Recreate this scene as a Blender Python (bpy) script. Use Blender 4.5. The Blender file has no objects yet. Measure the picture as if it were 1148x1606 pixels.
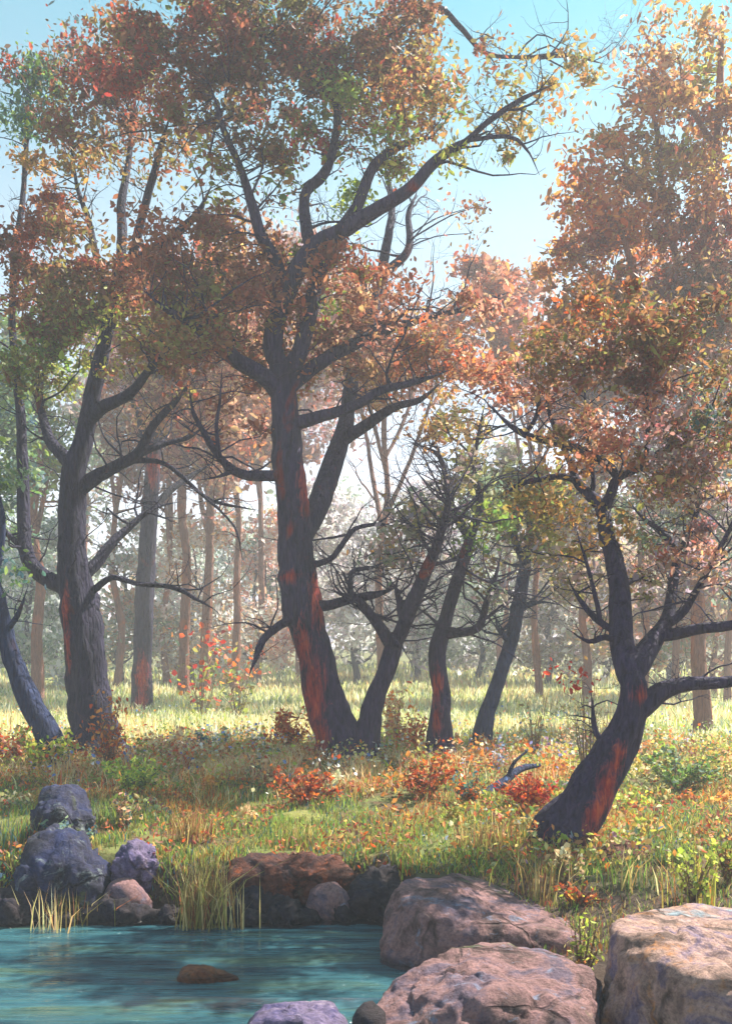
import bpy, bmesh, math, random
import numpy as np
from mathutils import Vector, noise as mn
SC = bpy.context.scene
COL = SC.collection
rng = np.random.default_rng(7); random.seed(7)
F, CX, HY, CZ = 1525.0, 574.0, 1080.0, 2.2      # focal length (photo pixels), principal column, horizon row, eye height

# ------------------------------------------------------------------ terrain
GY = [-30, 3, 5, 7, 8.5, 9.7, 10.6, 13, 17, 20, 24, 30, 45, 70, 110, 160, 260]
GZ = [-.2, -.15, -.05, .10, .38, .50, .60, .76, .94, 1.03, 1.1, 1.25, 1.8, 3.4, 6.5, 9, 12]
def sstep(a, b, x):
    t = np.clip((x-a)/(b-a), 0, 1); return t*t*(3-2*t)
def shore(x):
    return 9.3+.12*np.sin(x*1.7+.6)+.07*np.sin(x*4.3)-7.5*sstep(.15, 1.3, x)
def ground(x, y):
    x = np.asarray(x, float); y = np.asarray(y, float)
    d = y-shore(x)
    b = sstep(-.12, .42, d)
    g = np.interp(y, GY, GZ)+.05*np.sin(x*.9+y*.5)*sstep(0, 3, d)+.035*np.sin(x*2.3-y*1.4+1)*sstep(0, 2, d)
    g = g+sstep(20, 90, np.abs(x))*3.0*sstep(10, 40, y)
    low = -.55-.3*sstep(0, -3, d)
    return low*(1-b)+g*b
def P3(px, py, Y):
    return np.array([(px-CX)/F*Y, Y, CZ+(HY-py)/F*Y])
def hit(px, py):
    for Y in np.arange(4, 150, .02):
        p = P3(px, py, Y)
        if p[2] <= ground(p[0], p[1]): return Y
    return 150.

# ------------------------------------------------------------------ materials
def lin(c, k=1.0):
    return [min(.95, k*((v/255/12.92) if v <= 10 else ((v/255+.055)/1.055)**2.4)) for v in c]
def mat(name):
    m = bpy.data.materials.new(name); m.use_nodes = True
    nt = m.node_tree; b = nt.nodes['Principled BSDF']
    return m, nt, b
def N(nt, t, **kw):
    n = nt.nodes.new(t)
    for k, v in kw.items():
        if k in n.inputs: n.inputs[k].default_value = v
        else: setattr(n, k, v)
    return n
def ramp(nt, src, stops):
    r = nt.nodes.new('ShaderNodeValToRGB'); e = r.color_ramp.elements
    while len(e) < len(stops): e.new(.5)
    for i, (p, c) in enumerate(stops):
        e[i].position = p; e[i].color = (*c, 1)
    nt.links.new(src, r.inputs[0]); return r
def coords(nt, scale=(1, 1, 1), what='Object'):
    tc = N(nt, 'ShaderNodeTexCoord'); mp = N(nt, 'ShaderNodeMapping')
    mp.inputs['Scale'].default_value = scale
    nt.links.new(tc.outputs[what], mp.inputs[0]); return mp.outputs[0]
def noise(nt, vec, scale, detail=6, rough=.6, dist=0):
    n = N(nt, 'ShaderNodeTexNoise'); n.inputs['Scale'].default_value = scale
    n.inputs['Detail'].default_value = detail; n.inputs['Roughness'].default_value = rough
    n.inputs['Distortion'].default_value = dist
    nt.links.new(vec, n.inputs['Vector']); return n.outputs['Fac']
def mixc(nt, f, a, b, mode='MIX'):
    m = N(nt, 'ShaderNodeMix'); m.data_type = 'RGBA'; m.blend_type = mode
    for s, i in ((f, 0), (a, 6), (b, 7)):
        if isinstance(s, (int, float)): m.inputs[i].default_value = s
        elif isinstance(s, (tuple, list)): m.inputs[i].default_value = (*s[:3], 1)
        else: nt.links.new(s, m.inputs[i])
    return m.outputs[2]
def bump(nt, b, h, strength, dist):
    n = N(nt, 'ShaderNodeBump'); n.inputs['Strength'].default_value = strength; n.inputs['Distance'].default_value = dist
    nt.links.new(h, n.inputs['Height']); nt.links.new(n.outputs[0], b.inputs['Normal'])

def bark(name, dark, light, patch, amount=.55):
    m, nt, b = mat(name)
    v = coords(nt, (7, 7, 1.3)); v2 = coords(nt, (1.6, 1.6, .7))
    n1 = noise(nt, v, 2.2, 9, .7, .8); n2 = noise(nt, v2, 1.0, 4, .55, .5)
    c = ramp(nt, n1, [(.33, lin(dark)), (.66, lin(light))]).outputs[0]
    f = ramp(nt, n2, [(amount, (0, 0, 0)), (amount+.09, (1, 1, 1))]).outputs[0]
    c2 = ramp(nt, n1, [(.3, lin(patch, .45)), (.62, lin(patch))]).outputs[0]
    at = N(nt, 'ShaderNodeAttribute'); at.attribute_name = 'RedLightStain'
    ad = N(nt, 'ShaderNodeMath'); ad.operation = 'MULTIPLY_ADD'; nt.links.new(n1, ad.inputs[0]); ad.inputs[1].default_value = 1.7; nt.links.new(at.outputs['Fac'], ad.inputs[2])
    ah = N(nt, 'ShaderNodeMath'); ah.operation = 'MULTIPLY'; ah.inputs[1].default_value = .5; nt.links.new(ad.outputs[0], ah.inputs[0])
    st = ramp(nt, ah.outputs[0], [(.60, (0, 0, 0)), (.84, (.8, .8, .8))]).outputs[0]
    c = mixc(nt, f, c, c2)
    c = mixc(nt, st, c, ramp(nt, n1, [(.3, lin((84, 22, 22))), (.5, lin((186, 46, 32))), (.68, lin((222, 104, 48)))]).outputs[0])  # warm red light painted over the bark colour, broken up by the grain
    nt.links.new(c, b.inputs['Base Color'])
    b.inputs['Roughness'].default_value = .85; b.inputs['Specular IOR Level'].default_value = .25
    vo = N(nt, 'ShaderNodeTexVoronoi'); vo.feature = 'DISTANCE_TO_EDGE'; vo.inputs['Scale'].default_value = 1.5; nt.links.new(coords(nt, (9, 9, 1.6)), vo.inputs['Vector'])
    mm = N(nt, 'ShaderNodeMath'); mm.operation = 'MULTIPLY_ADD'; nt.links.new(vo.outputs['Distance'], mm.inputs[0]); mm.inputs[1].default_value = 1.3; nt.links.new(n1, mm.inputs[2])
    bump(nt, b, mm.outputs[0], 1.0, .09); return m
BARK_RED = bark('bark_red_brown', (14, 13, 38), (72, 60, 98), (150, 46, 34), .62)
BARK_DARK = bark('bark_dark_grey', (13, 13, 34), (62, 56, 86), (120, 56, 42), .62)
BARK_BLUE = bark('bark_slate_blue', (16, 22, 52), (56, 70, 112), (110, 56, 52), .62)
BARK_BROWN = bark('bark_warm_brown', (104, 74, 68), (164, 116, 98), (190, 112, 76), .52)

def leafmat(name, trans=.5):
    m, nt, b = mat(name)
    at = N(nt, 'ShaderNodeAttribute'); at.attribute_name = 'Col'
    b.inputs['Roughness'].default_value = .55; b.inputs['Specular IOR Level'].default_value = .3
    nt.links.new(at.outputs['Color'], b.inputs['Base Color'])
    t = N(nt, 'ShaderNodeBsdfTranslucent'); nt.links.new(at.outputs['Color'], t.inputs['Color'])
    mx = N(nt, 'ShaderNodeMixShader'); mx.inputs[0].default_value = trans
    nt.links.new(b.outputs[0], mx.inputs[1]); nt.links.new(t.outputs[0], mx.inputs[2])
    nt.links.new(mx.outputs[0], nt.nodes['Material Output'].inputs[0]); return m
LEAF = leafmat('leaf', .5); GRASS = leafmat('grass_blade', .45)

def rockmat(name, base, alt, lichen, moss, mossy=.62):
    m, nt, b = mat(name); v = coords(nt)
    n1 = noise(nt, v, 2.6, 10, .7, .6); n2 = noise(nt, v, 9, 10, .7); n3 = noise(nt, v, 4.6, 9, .72, 1.0); n4 = noise(nt, v, 1.5, 6, .65, .4)
    c = ramp(nt, n1, [(.40, lin(alt)), (.5, lin(base)), (.6, lin([x*.62 for x in base]))]).outputs[0]
    f = ramp(nt, n3, [(.56, (0, 0, 0)), (.66, (.75, .75, .75))]).outputs[0]
    c = mixc(nt, f, c, lin(lichen))
    f2 = ramp(nt, n4, [(mossy, (0, 0, 0)), (mossy+.06, (1, 1, 1))]).outputs[0]
    c = mixc(nt, f2, c, lin(moss))
    g = ramp(nt, n2, [(.28, (.42, .42, .45)), (.55, (1, 1, 1))]).outputs[0]
    c = mixc(nt, .85, c, g, 'MULTIPLY')
    wv = noise(nt, v, 1.7, 4, .6); ad = N(nt, 'ShaderNodeMix'); ad.data_type = 'VECTOR'; ad.inputs[0].default_value = .82
    nc = N(nt, 'ShaderNodeTexNoise'); nc.inputs['Scale'].default_value = 2.2; nc.inputs['Detail'].default_value = 5; nt.links.new(v, nc.inputs['Vector'])
    nt.links.new(nc.outputs['Color'], ad.inputs[4]); nt.links.new(v, ad.inputs[5])
    vo = N(nt, 'ShaderNodeTexVoronoi'); vo.feature = 'DISTANCE_TO_EDGE'; vo.inputs['Scale'].default_value = 1.3; nt.links.new(ad.outputs[1], vo.inputs['Vector'])
    cm = ramp(nt, wv, [(.46, (1, 1, 1)), (.60, (0, 0, 0))]).outputs[0]; ck = mixc(nt, 1.0, ramp(nt, vo.outputs['Distance'], [(.0, (0, 0, 0)), (.022, (1, 1, 1))]).outputs[0], cm, 'LIGHTEN')
    c = mixc(nt, .6, c, ck, 'MULTIPLY')
    wet = N(nt, 'ShaderNodeNewGeometry'); wz = N(nt, 'ShaderNodeSeparateXYZ'); nt.links.new(wet.outputs['Position'], wz.inputs[0])
    wf = ramp(nt, wz.outputs[2], [(.035, (.32, .32, .32)), (.10, (1, 1, 1))]).outputs[0]        # wet band along the water line
    c = mixc(nt, 1.0, c, wf, 'MULTIPLY')
    nt.links.new(ramp(nt, wz.outputs[2], [(.03, (.25, .25, .25)), (.10, (.9, .9, .9))]).outputs[0], b.inputs['Roughness'])
    n5 = noise(nt, v, 38, 4, .7); c = mixc(nt, .55, c, ramp(nt, n5, [(.38, (.45, .42, .48)), (.55, (1, 1, 1)), (.68, (1.0, 1.0, .95))]).outputs[0], 'MULTIPLY')
    hs = N(nt, 'ShaderNodeMath'); hs.operation = 'MULTIPLY_ADD'; nt.links.new(ck, hs.inputs[0]); hs.inputs[1].default_value = .5; nt.links.new(n2, hs.inputs[2]); n2 = hs.outputs[0]
    nt.links.new(c, b.inputs['Base Color'])
    b.inputs['Specular IOR Level'].default_value = .3
    bump(nt, b, n2, 1.0, .07); return m
ROCK_PINK = rockmat('rock_pink_grey', (158, 118, 116), (110, 92, 108), (132, 146, 174), (98, 104, 64), .62)
ROCK_WARM = rockmat('rock_warm_buff', (192, 154, 140), (134, 114, 136), (204, 136, 78), (156, 170, 180), .60)
ROCK_GREY = rockmat('rock_lichen_grey', (58, 58, 84), (36, 46, 88), (136, 146, 146), (86, 92, 56), .56)
ROCK_DARK = rockmat('rock_wet_dark', (58, 48, 52), (44, 42, 60), (88, 76, 80), (60, 66, 42), .6)
ROCK_RUST = rockmat('rock_rusty', (112, 64, 50), (74, 54, 56), (186, 92, 40), (84, 70, 54), .6)
ROCK_OCHRE = rockmat('rock_ochre', (176, 104, 62), (124, 66, 48), (214, 120, 48), (120, 84, 60), .6)
ROCK_LILAC = rockmat('rock_lilac', (128, 112, 144), (88, 80, 124), (184, 166, 182), (120, 110, 126), .62)

# ------------------------------------------------------------------ objects
def link(name, me, m=None, parent=None, smooth=True):
    o = bpy.data.objects.new(name, me); COL.objects.link(o)
    if m: me.materials.append(m)
    if smooth: me.polygons.foreach_set('use_smooth', np.ones(len(me.polygons), bool))
    if parent: o.parent = parent
    return o
def npmesh(name, V, faces, col=None):
    """V (n,3); faces: list of (m,k) int arrays"""
    me = bpy.data.meshes.new(name); V = np.asarray(V, np.float32)
    me.vertices.add(len(V)); me.vertices.foreach_set('co', V.ravel())
    faces = [np.asarray(f, np.int32) for f in faces if len(f)]
    li = np.concatenate([f.ravel() for f in faces]); tot = np.concatenate([np.full(len(f), f.shape[1], np.int32) for f in faces])
    st = np.concatenate([[0], np.cumsum(tot)[:-1]]).astype(np.int32)
    me.loops.add(len(li)); me.loops.foreach_set('vertex_index', li)
    me.polygons.add(len(tot)); me.polygons.foreach_set('loop_start', st); me.polygons.foreach_set('loop_total', tot)
    me.update(calc_edges=True)
    if col is not None:
        a = me.color_attributes.new('Col', 'FLOAT_COLOR', 'POINT')
        a.data.foreach_set('color', np.concatenate([col, np.ones((len(col), 1))], 1).astype(np.float32).ravel())
    return me
def tag(o, label, cat, group=None, kind=None):
    if label: o['label'] = label
    if cat: o['category'] = cat
    if group: o['group'] = group
    if kind: o['kind'] = kind
    return o
def root(name, loc, label, cat, group=None):
    o = bpy.data.objects.new(name, None); COL.objects.link(o); o.location = [float(v) for v in loc]; o.empty_display_size = .3
    return tag(o, label, cat, group)

def smooth_line(pts, step):
    """Catmull-Rom through rows (x,y,z,r)"""
    p = np.asarray(pts, float)
    q = np.vstack([2*p[0]-p[1], p, 2*p[-1]-p[-2]]); out = []
    for i in range(1, len(q)-2):
        n = max(2, int(np.linalg.norm(q[i+1, :3]-q[i, :3])/step))
        for t in np.arange(n)/n:
            a, b, c, d = q[i-1], q[i], q[i+1], q[i+2]
            out.append(.5*((2*b)+(c-a)*t+(2*a-5*b+4*c-d)*t*t+(3*b-3*c+d-a)*t**3))
    out.append(p[-1]); o = np.array(out); o[:, 3] = np.maximum(o[:, 3], .0025); return o
class Tubes:
    def __init__(s): s.V = []; s.Q = []; s.n = 0
    def add(s, line, sides, rough=0., flare=0., seed=0.):
        L = np.asarray(line, float); k = len(L)
        T = np.gradient(L[:, :3], axis=0); T /= np.linalg.norm(T, axis=1)[:, None]+1e-9
        u = np.cross(T[0], [0.31, .9, .2]); u /= np.linalg.norm(u)
        A = np.arange(sides)*2*math.pi/sides; rows = []
        s0 = np.concatenate([[0], np.cumsum(np.linalg.norm(np.diff(L[:, :3], axis=0), axis=1))])
        for i in range(k):
            u = u-T[i]*np.dot(u, T[i]); u /= np.linalg.norm(u)+1e-9; w = np.cross(T[i], u)
            r = np.full(sides, L[i, 3])
            if rough:
                for j in range(sides):
                    q = Vector((math.cos(A[j])*1.5+seed, math.sin(A[j])*1.5, s0[i]*1.1))
                    r[j] *= 1+rough*(mn.noise(q)+.6*mn.noise(q*2.7)+.35*mn.noise(Vector((q.x*3.3, q.y*3.3, q.z*4))))
            if flare:
                r *= 1+flare*math.exp(-max(0, s0[i]-.3)/.38)*(.55+.6*np.abs(np.sin(A*2.5+seed)))
            rows.append(L[i, :3]+np.outer(np.cos(A)*r, u)+np.outer(np.sin(A)*r, w))
        rows = np.concatenate(rows+[L[-1:, :3]+T[-1]*L[-1, 3]])
        i0 = s.n+np.arange((k-1)*sides); j = np.arange((k-1)*sides)
        nx = np.where((j+1) % sides == 0, i0+1-sides, i0+1)
        s.Q.append(np.stack([i0, nx, nx+sides, i0+sides], 1))
        e = s.n+(k-1)*sides; c = np.arange(sides); s.Q.append(np.stack([e+c, e+(c+1) % sides, np.full(sides, s.n+k*sides), np.full(sides, s.n+k*sides)], 1)[:, :3])
        s.V.append(rows); s.n += len(rows)
    def build(s, name, m, parent, origin, red_light_tones=()):
        W = np.concatenate(s.V); V = W-np.asarray(origin)
        me = npmesh(name, V, [q for q in s.Q if q.shape[1] == 4]+[q for q in s.Q if q.shape[1] == 3])
        if red_light_tones:      # warm red light painted into the bark colour, rust tone on misty_tree, as blobs (column, row, width, height, distance) in the round
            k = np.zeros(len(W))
            for (x, y, rx, ry, Y) in red_light_tones:
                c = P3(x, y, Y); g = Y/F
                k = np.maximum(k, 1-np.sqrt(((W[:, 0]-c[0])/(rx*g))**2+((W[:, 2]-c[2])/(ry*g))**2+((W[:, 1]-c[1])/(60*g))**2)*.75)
            me.attributes.new('RedLightStain', 'FLOAT', 'POINT').data.foreach_set('value', np.clip(k, 0, 1).astype(np.float32))
        return link(name, me, m, parent)

def leaf_mesh(name, pos, size, colr, droop=.25, wid=.5, up=None):
    n = len(pos)
    d = rng.normal(size=(n, 3)); d[:, 2] -= droop; d /= np.linalg.norm(d, axis=1)[:, None]
    q = rng.normal(size=(n, 3)); 
    if up is not None: q += np.asarray(up)
    w = np.cross(d, q); w /= np.linalg.norm(w, axis=1)[:, None]+1e-9; h = np.cross(d, w)
    L = size[:, None]; W = L*wid*rng.uniform(.7, 1.2, (n, 1))
    fold = rng.uniform(-.25, .35, (n, 1))*W; curl = rng.uniform(-.25, .25, (n, 1))*L
    V = np.stack([pos-d*L*.5, pos-d*L*.12+w*W*.5+h*fold, pos+d*L*.24+w*W*.36+h*(fold+curl*.4), pos+d*L*.5+h*curl,
                  pos+d*L*.24-w*W*.36+h*(fold+curl*.4), pos-d*L*.12-w*W*.5+h*fold], 1).reshape(-1, 3)
    b = np.arange(n)[:, None]*6
    return npmesh(name, V, [np.concatenate([b+[0, 1, 2, 3], b+[0, 3, 4, 5]])], np.repeat(colr, 6, 0))

PAL = {k: np.array([lin(c, 1.25) for c in v]) for k, v in dict(
    russet=[(146, 82, 56), (160, 96, 66), (126, 72, 56), (164, 112, 80), (128, 96, 62), (152, 66, 50), (120, 86, 72)],
    dark=[(106, 62, 54), (118, 68, 54), (106, 94, 54), (124, 102, 60), (118, 52, 52), (94, 70, 66), (92, 84, 60)],
    gold=[(206, 150, 76), (186, 120, 62), (214, 172, 100), (166, 106, 66), (160, 140, 66)],
    orange=[(214, 110, 40), (196, 84, 38), (170, 78, 42), (222, 140, 64)],
    olive=[(132, 130, 66), (112, 104, 58), (150, 146, 76), (124, 96, 54)],
    green=[(92, 128, 56), (120, 150, 62), (72, 100, 56), (150, 170, 70)],
    lime=[(176, 186, 70), (150, 170, 60), (196, 196, 90), (130, 140, 60)],
    pink=[(206, 146, 128), (190, 120, 100), (220, 176, 140), (200, 170, 110)],
    mauve=[(168, 138, 152), (152, 142, 140), (176, 144, 136), (146, 138, 162), (166, 154, 130)],
    sage=[(120, 144, 118), (138, 156, 124), (110, 130, 120), (150, 160, 120)],
    teal=[(70, 104, 110), (84, 120, 104), (60, 88, 110)],
    red=[(176, 48, 40), (150, 44, 40), (196, 76, 50)],
    cream=[(226, 206, 160), (230, 190, 150), (216, 176, 120), (224, 214, 176)],
    meadow=[(206, 208, 146), (222, 222, 178), (192, 200, 130), (230, 216, 184), (200, 190, 140)],
    white=[(240, 232, 214), (238, 214, 196), (226, 230, 220)],
    blue=[(92, 120, 180), (110, 140, 190), (120, 120, 170)],
    straw=[(206, 186, 120), (186, 160, 96), (170, 136, 80), (214, 196, 140)],
).items()}
def pick(pals, n):
    """pals: 'russet' or 'russet:3,gold:1'"""
    names, wts = [], []
    for s in pals.split(','):
        a = s.split(':'); names.append(a[0]); wts.append(float(a[1]) if len(a) > 1 else 1)
    wts = np.array(wts)/sum(wts); ch = rng.choice(len(names), n, p=wts); out = np.zeros((n, 3))
    for i, nm in enumerate(names):
        k = ch == i; out[k] = PAL[nm][rng.integers(0, len(PAL[nm]), k.sum())]
    return np.clip(out*rng.uniform(.75, 1.25, (n, 1)), 0, .9)

def tree(name, label, cat, trunk, limbs, clumps, Y=None, barkm=BARK_DARK, leafpx=10.5, depth=1.0, seed=1, flare=.5, bare=0, group=None, twigr=1.0, cov=1.0, red_light_tones=()):  # stains: red light painted onto the trunk sides; rust tone on misty_tree
    """trunk/limbs: rows (photo column, photo row, radius in photo px) at the tree's own distance Y; limbs and crown spread in depth"""
    R = random.Random(seed)
    Y = Y or hit(trunk[0][0], trunk[0][1])
    s = Y/F
    b = P3(trunk[0][0], trunk[0][1], Y); b[2] = float(ground(b[0], b[1]))
    rt = root(name, b, label, cat, group)
    p0 = [*P3(trunk[0][0], trunk[0][1], Y), trunk[0][2]*s]
    pts = [[b[0], b[1], min(b[2], p0[2])-.35, p0[3]*1.05]]+([p0] if p0[2] > b[2]-.1 else [])
    dy = 0
    for (x, y, r) in trunk[1:]:
        dy += R.uniform(-.12, .12)*s*60*depth; q = P3(x, y, Y+dy); q[0:1] = (x-CX)/F*(Y+dy); pts.append([*q, r*s])
    tl = smooth_line(pts, max(.05, 14*s)); tl[1:-1, :3] += rng.normal(0, .006, (len(tl)-2, 3))*tl[1:-1, 3:4]*6
    t = Tubes(); t.add(tl, 24, .24, flare, seed); t.build('trunk', barkm, rt, b, [(*q, Y-.3) for q in red_light_tones])
    sk = [tl]
    def near(px, py):
        A = np.concatenate(sk); u = CX+A[:, 0]/A[:, 1]*F; v = HY-(A[:, 2]-CZ)/A[:, 1]*F
        i = np.argmin((u-px)**2+(v-py)**2); return A[i]
    for li, lb in enumerate(limbs):
        a = near(lb[0][0], lb[0][1]); sl = R.uniform(-.75, .75)*depth; run = 0; rows = [[*a[:3], min(a[3]*.9, lb[0][2]*s*1.1)]]
        pv = lb[0]
        for (x, y, r) in lb[1:]:
            run += math.hypot(x-pv[0], y-pv[1])*s*sl; pv = (x, y)
            YY = a[1]+run+R.uniform(-.1, .1)*s*30; rows.append([*P3(x, y, YY), r*s])
        ln = smooth_line(rows, max(.04, 9*s))
        k = len(ln); ln[:, 3] = np.maximum(.003, ln[:, 3]*np.clip((k-np.arange(k))/6, .12, 1)); ln[1:, :3] += np.cumsum(rng.normal(0, .5, (k-1, 3)), 0)[:, :]*s*.7*np.array([1, .6, 1])
        sk.append(ln); t = Tubes(); t.add(ln, 10 if lb[0][2] > 9 else 7, .12, 0, seed+li)
        for _ in range(2 if lb[0][2] > 7 else 1):      # crooked secondary branches
            i = R.randrange(int(k*.25), k); sub_twig(t, ln[i], R, s*R.uniform(110, 190)*min(1, lb[0][2]/9), 3)
        for _ in range(3+int(k/7)):       # side twigs that fork off this limb
            i = R.randrange(int(k*.3), k); sub_twig(t, ln[i], R, s*R.uniform(30, 95), 2)
        t.build('branch', barkm, rt, b)
    A = np.concatenate(sk); S = []; TW = Tubes(); pos = []; siz = []; cl = []
    for cpt in clumps:
        cx, cy, rx, ry, pal = cpt[:5]; cv = (cpt[5] if len(cpt) > 5 else 1.)*cov
        a = near(cx, cy); YY = Y+(a[1]-Y)*.6+R.uniform(-.5, .5)*rx*s*depth
        c = P3(cx, cy, YY); area = math.pi*rx*ry; k = max(3, int(area/1150*min(1.15, .45+.5*cv)))
        e = rng.normal(size=(k, 3)); e /= np.linalg.norm(e, axis=1)[:, None]; e *= np.clip(rng.uniform(.1, 1.0, (k, 1))**.5*rng.uniform(.85, 1.45, (k, 1)), 0, 1.5)
        sc_ = c+e*np.array([rx, max(rx, ry)*depth, ry])*s
        nl = int(cv*2.15*area/(.17*leafpx**2)/k)+1
        for q in sc_:
            d = np.linalg.norm(A[:, :3]-q, axis=1)+np.maximum(0, A[:, 2]-q[2])*.8; i = int(np.argmin(d))
            st = A[i]; r0 = min(st[3]*.6, .0055*d[i]+.010)*twigr; m = (st[:3]+q)/2+np.array([R.uniform(-.1, .1), R.uniform(-.1, .1), R.uniform(-.02, .16)])*d[i]
            if d[i] > .15:
                ln = smooth_line([[*st[:3], r0], [*m, r0*.7], [*q, r0*.35]], max(.08, d[i]/7)); TW.add(ln, 5)
                sub_twig(TW, ln[len(ln)//2], R, d[i]*.4, 1)
            if Y < 27:
                for _ in range(2): sub_twig(TW, [*q, r0*.5], R, R.uniform(22, 42)*s, 1)
            n = max(2, int(nl*R.uniform(.4, 1.7))); sg = R.uniform(8, 24)*s
            pos.append(q+rng.normal(size=(n, 3))*[sg, sg, sg*.75]); siz.append(leafpx*s*np.clip(rng.lognormal(-.05, .32, n), .4, 1.9))
            base = pick(pal, n); tone = pick(pal, 1); cl.append(base*.72+tone*.28)
    for _ in range(bare):
        i = R.randrange(len(A)//3, len(A)); sub_twig(TW, A[i], R, s*R.uniform(60, 165), 3)
    if TW.n: TW.build('twigs', barkm, rt, b)['kind'] = 'stuff'
    if pos:
        pos = np.concatenate(pos)
        link('crown', leaf_mesh('crown', pos-b, np.concatenate(siz), np.concatenate(cl)), LEAF, rt, smooth=False)
    return rt
def sub_twig(t, p, R, L, lev):
    th = R.uniform(0, 6.283); d = np.array([math.cos(th), math.sin(th)*.8, R.uniform(-.1, .9)]); d /= np.linalg.norm(d)
    n = 8; q = np.array(p[:3]); r = min(p[3]*.6, .003+L*.013); rows = [[*q, r]]
    for i in range(n):
        k = .5 if i % 2 else .22
        d = d+np.array([R.uniform(-k, k), R.uniform(-k, k), R.uniform(-k, k*1.15)]); d /= np.linalg.norm(d)
        q = q+d*L/n*R.uniform(.7, 1.3); rows.append([*q, max(.0016, r*(1-.9*(i+1)/n))])
    t.add(rows, 5)
    if lev > 1:
        for _ in range(3): sub_twig(t, rows[R.randrange(2, n)], R, L*R.uniform(.35, .6), lev-1)

def rock(name, label, pts, m, p=9, amp=.05, sub=5, seed=0, cat='rock', group=None, zb=None):
    """boulder: rounded hull of the given corner points (photo column, row, distance), worn by noise"""
    W = [Vector(P3(*q[:3])) for q in pts]
    if zb is None: zb = -.35
    W += [Vector((w.x*1.0, w.y, zb)) for w in W]
    c = sum(W, Vector())/len(W)
    bm = bmesh.new()
    for w in W: bm.verts.new(w-c)
    bmesh.ops.convex_hull(bm, input=bm.verts); bmesh.ops.recalc_face_normals(bm, faces=bm.faces)
    pl = []
    for f in bm.faces:
        f.normal_update(); d = f.normal.dot(f.verts[0].co)
        if d > 1e-4: pl.append((*f.normal, d, ))
    bm.free(); pl = np.array(pl)
    # merge near-identical planes
    keep = []
    for q in pl:
        if not any(np.dot(q[:3], k[:3]) > .995 for k in keep): keep.append(q)
    pl = np.array(keep)
    bm = bmesh.new(); bmesh.ops.create_icosphere(bm, subdivisions=sub, radius=1)
    U = np.array([v.co for v in bm.verts]); D = np.maximum(0, U@pl[:, :3].T)/pl[:, 3]
    r = (D**p).sum(1)**(-1/p); ext = float(np.median(r))
    for v, u, rr in zip(bm.verts, U, r):
        q = Vector(u*rr)+Vector((seed*3.1, seed, 0))
        n = mn.fractal(q*(1.1/ext), .9, 2.1, 5)+.35*mn.fractal(q*(4.0/ext), .8, 2.2, 4)
        n -= .5*max(0, .12-abs(mn.noise(q*(1.6/ext)+Vector((5, 5, 5)))))/.12      # worn cracks
        n += .22*mn.fractal(q*(9/ext), .8, 2.1, 3)
        v.co = Vector(u*(rr+amp*ext*2*n))
    me = bpy.data.meshes.new(name); bm.to_mesh(me); bm.free()
    o = link(name, me, m); o.location = c
    return tag(o, label, cat, group)

# ------------------------------------------------------------------ sky, sun, camera
AZ, EL = math.radians(54), math.radians(48)
w = bpy.data.worlds.new('World'); SC.world = w; w.use_nodes = True; nt = w.node_tree
sk = nt.nodes.new('ShaderNodeTexSky'); sk.sky_type = 'NISHITA'; sk.sun_disc = False
sk.sun_elevation = EL; sk.sun_rotation = AZ; sk.air_density = 1.0; sk.dust_density = .6; sk.ozone_density = 1.0
bgn = nt.nodes['Background']
tc = N(nt, 'ShaderNodeTexCoord'); sz = N(nt, 'ShaderNodeSeparateXYZ'); nt.links.new(tc.outputs['Generated'], sz.inputs[0])
air = ramp(nt, sz.outputs[2], [(.20, (1.4, 1.14, 1.0)), (.43, (1.0, 1.16, .92)), (.58, (.20, 1.0, .84))]).outputs[0]      # evening-clear air: cream near the horizon, turquoise above
tint = mixc(nt, 1.0, mixc(nt, 1.0, sk.outputs[0], air, 'MULTIPLY'), (1.2, 1.2, 1.2), 'MULTIPLY')
nt.links.new(tint, bgn.inputs[0]); bgn.inputs[1].default_value = .056
ld = bpy.data.lights.new('sun', 'SUN'); ld.energy = 5.0; ld.angle = math.radians(.5); ld.color = (1, .93, .80)
lo = bpy.data.objects.new('sun', ld); COL.objects.link(lo)
sd = Vector((math.sin(AZ)*math.cos(EL), math.cos(AZ)*math.cos(EL), math.sin(EL)))
lo.rotation_euler = sd.to_track_quat('Z', 'Y').to_euler(); lo.location = (10, 10, 30)
cd = bpy.data.cameras.new('camera'); co = bpy.data.objects.new('camera', cd); COL.objects.link(co)
co.location = (0, 0, CZ); co.rotation_euler = (math.pi/2, 0, 0)
cd.sensor_fit = 'VERTICAL'; cd.sensor_height = 36; cd.lens = F/1606*36; cd.shift_y = (HY-803)/1606; cd.clip_end = 3000
SC.camera = co
SC.view_settings.view_transform = 'Standard'; SC.view_settings.look = 'None'; SC.view_settings.exposure = 1.62
SC.render.engine = 'CYCLES'; cy = SC.cycles
cy.use_denoising = True; cy.max_bounces = 7; cy.diffuse_bounces = 3; cy.glossy_bounces = 2; cy.transmission_bounces = 4; cy.volume_bounces = 1; cy.transparent_max_bounces = 4
cy.sample_clamp_indirect = 4; cy.use_adaptive_sampling = False

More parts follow.
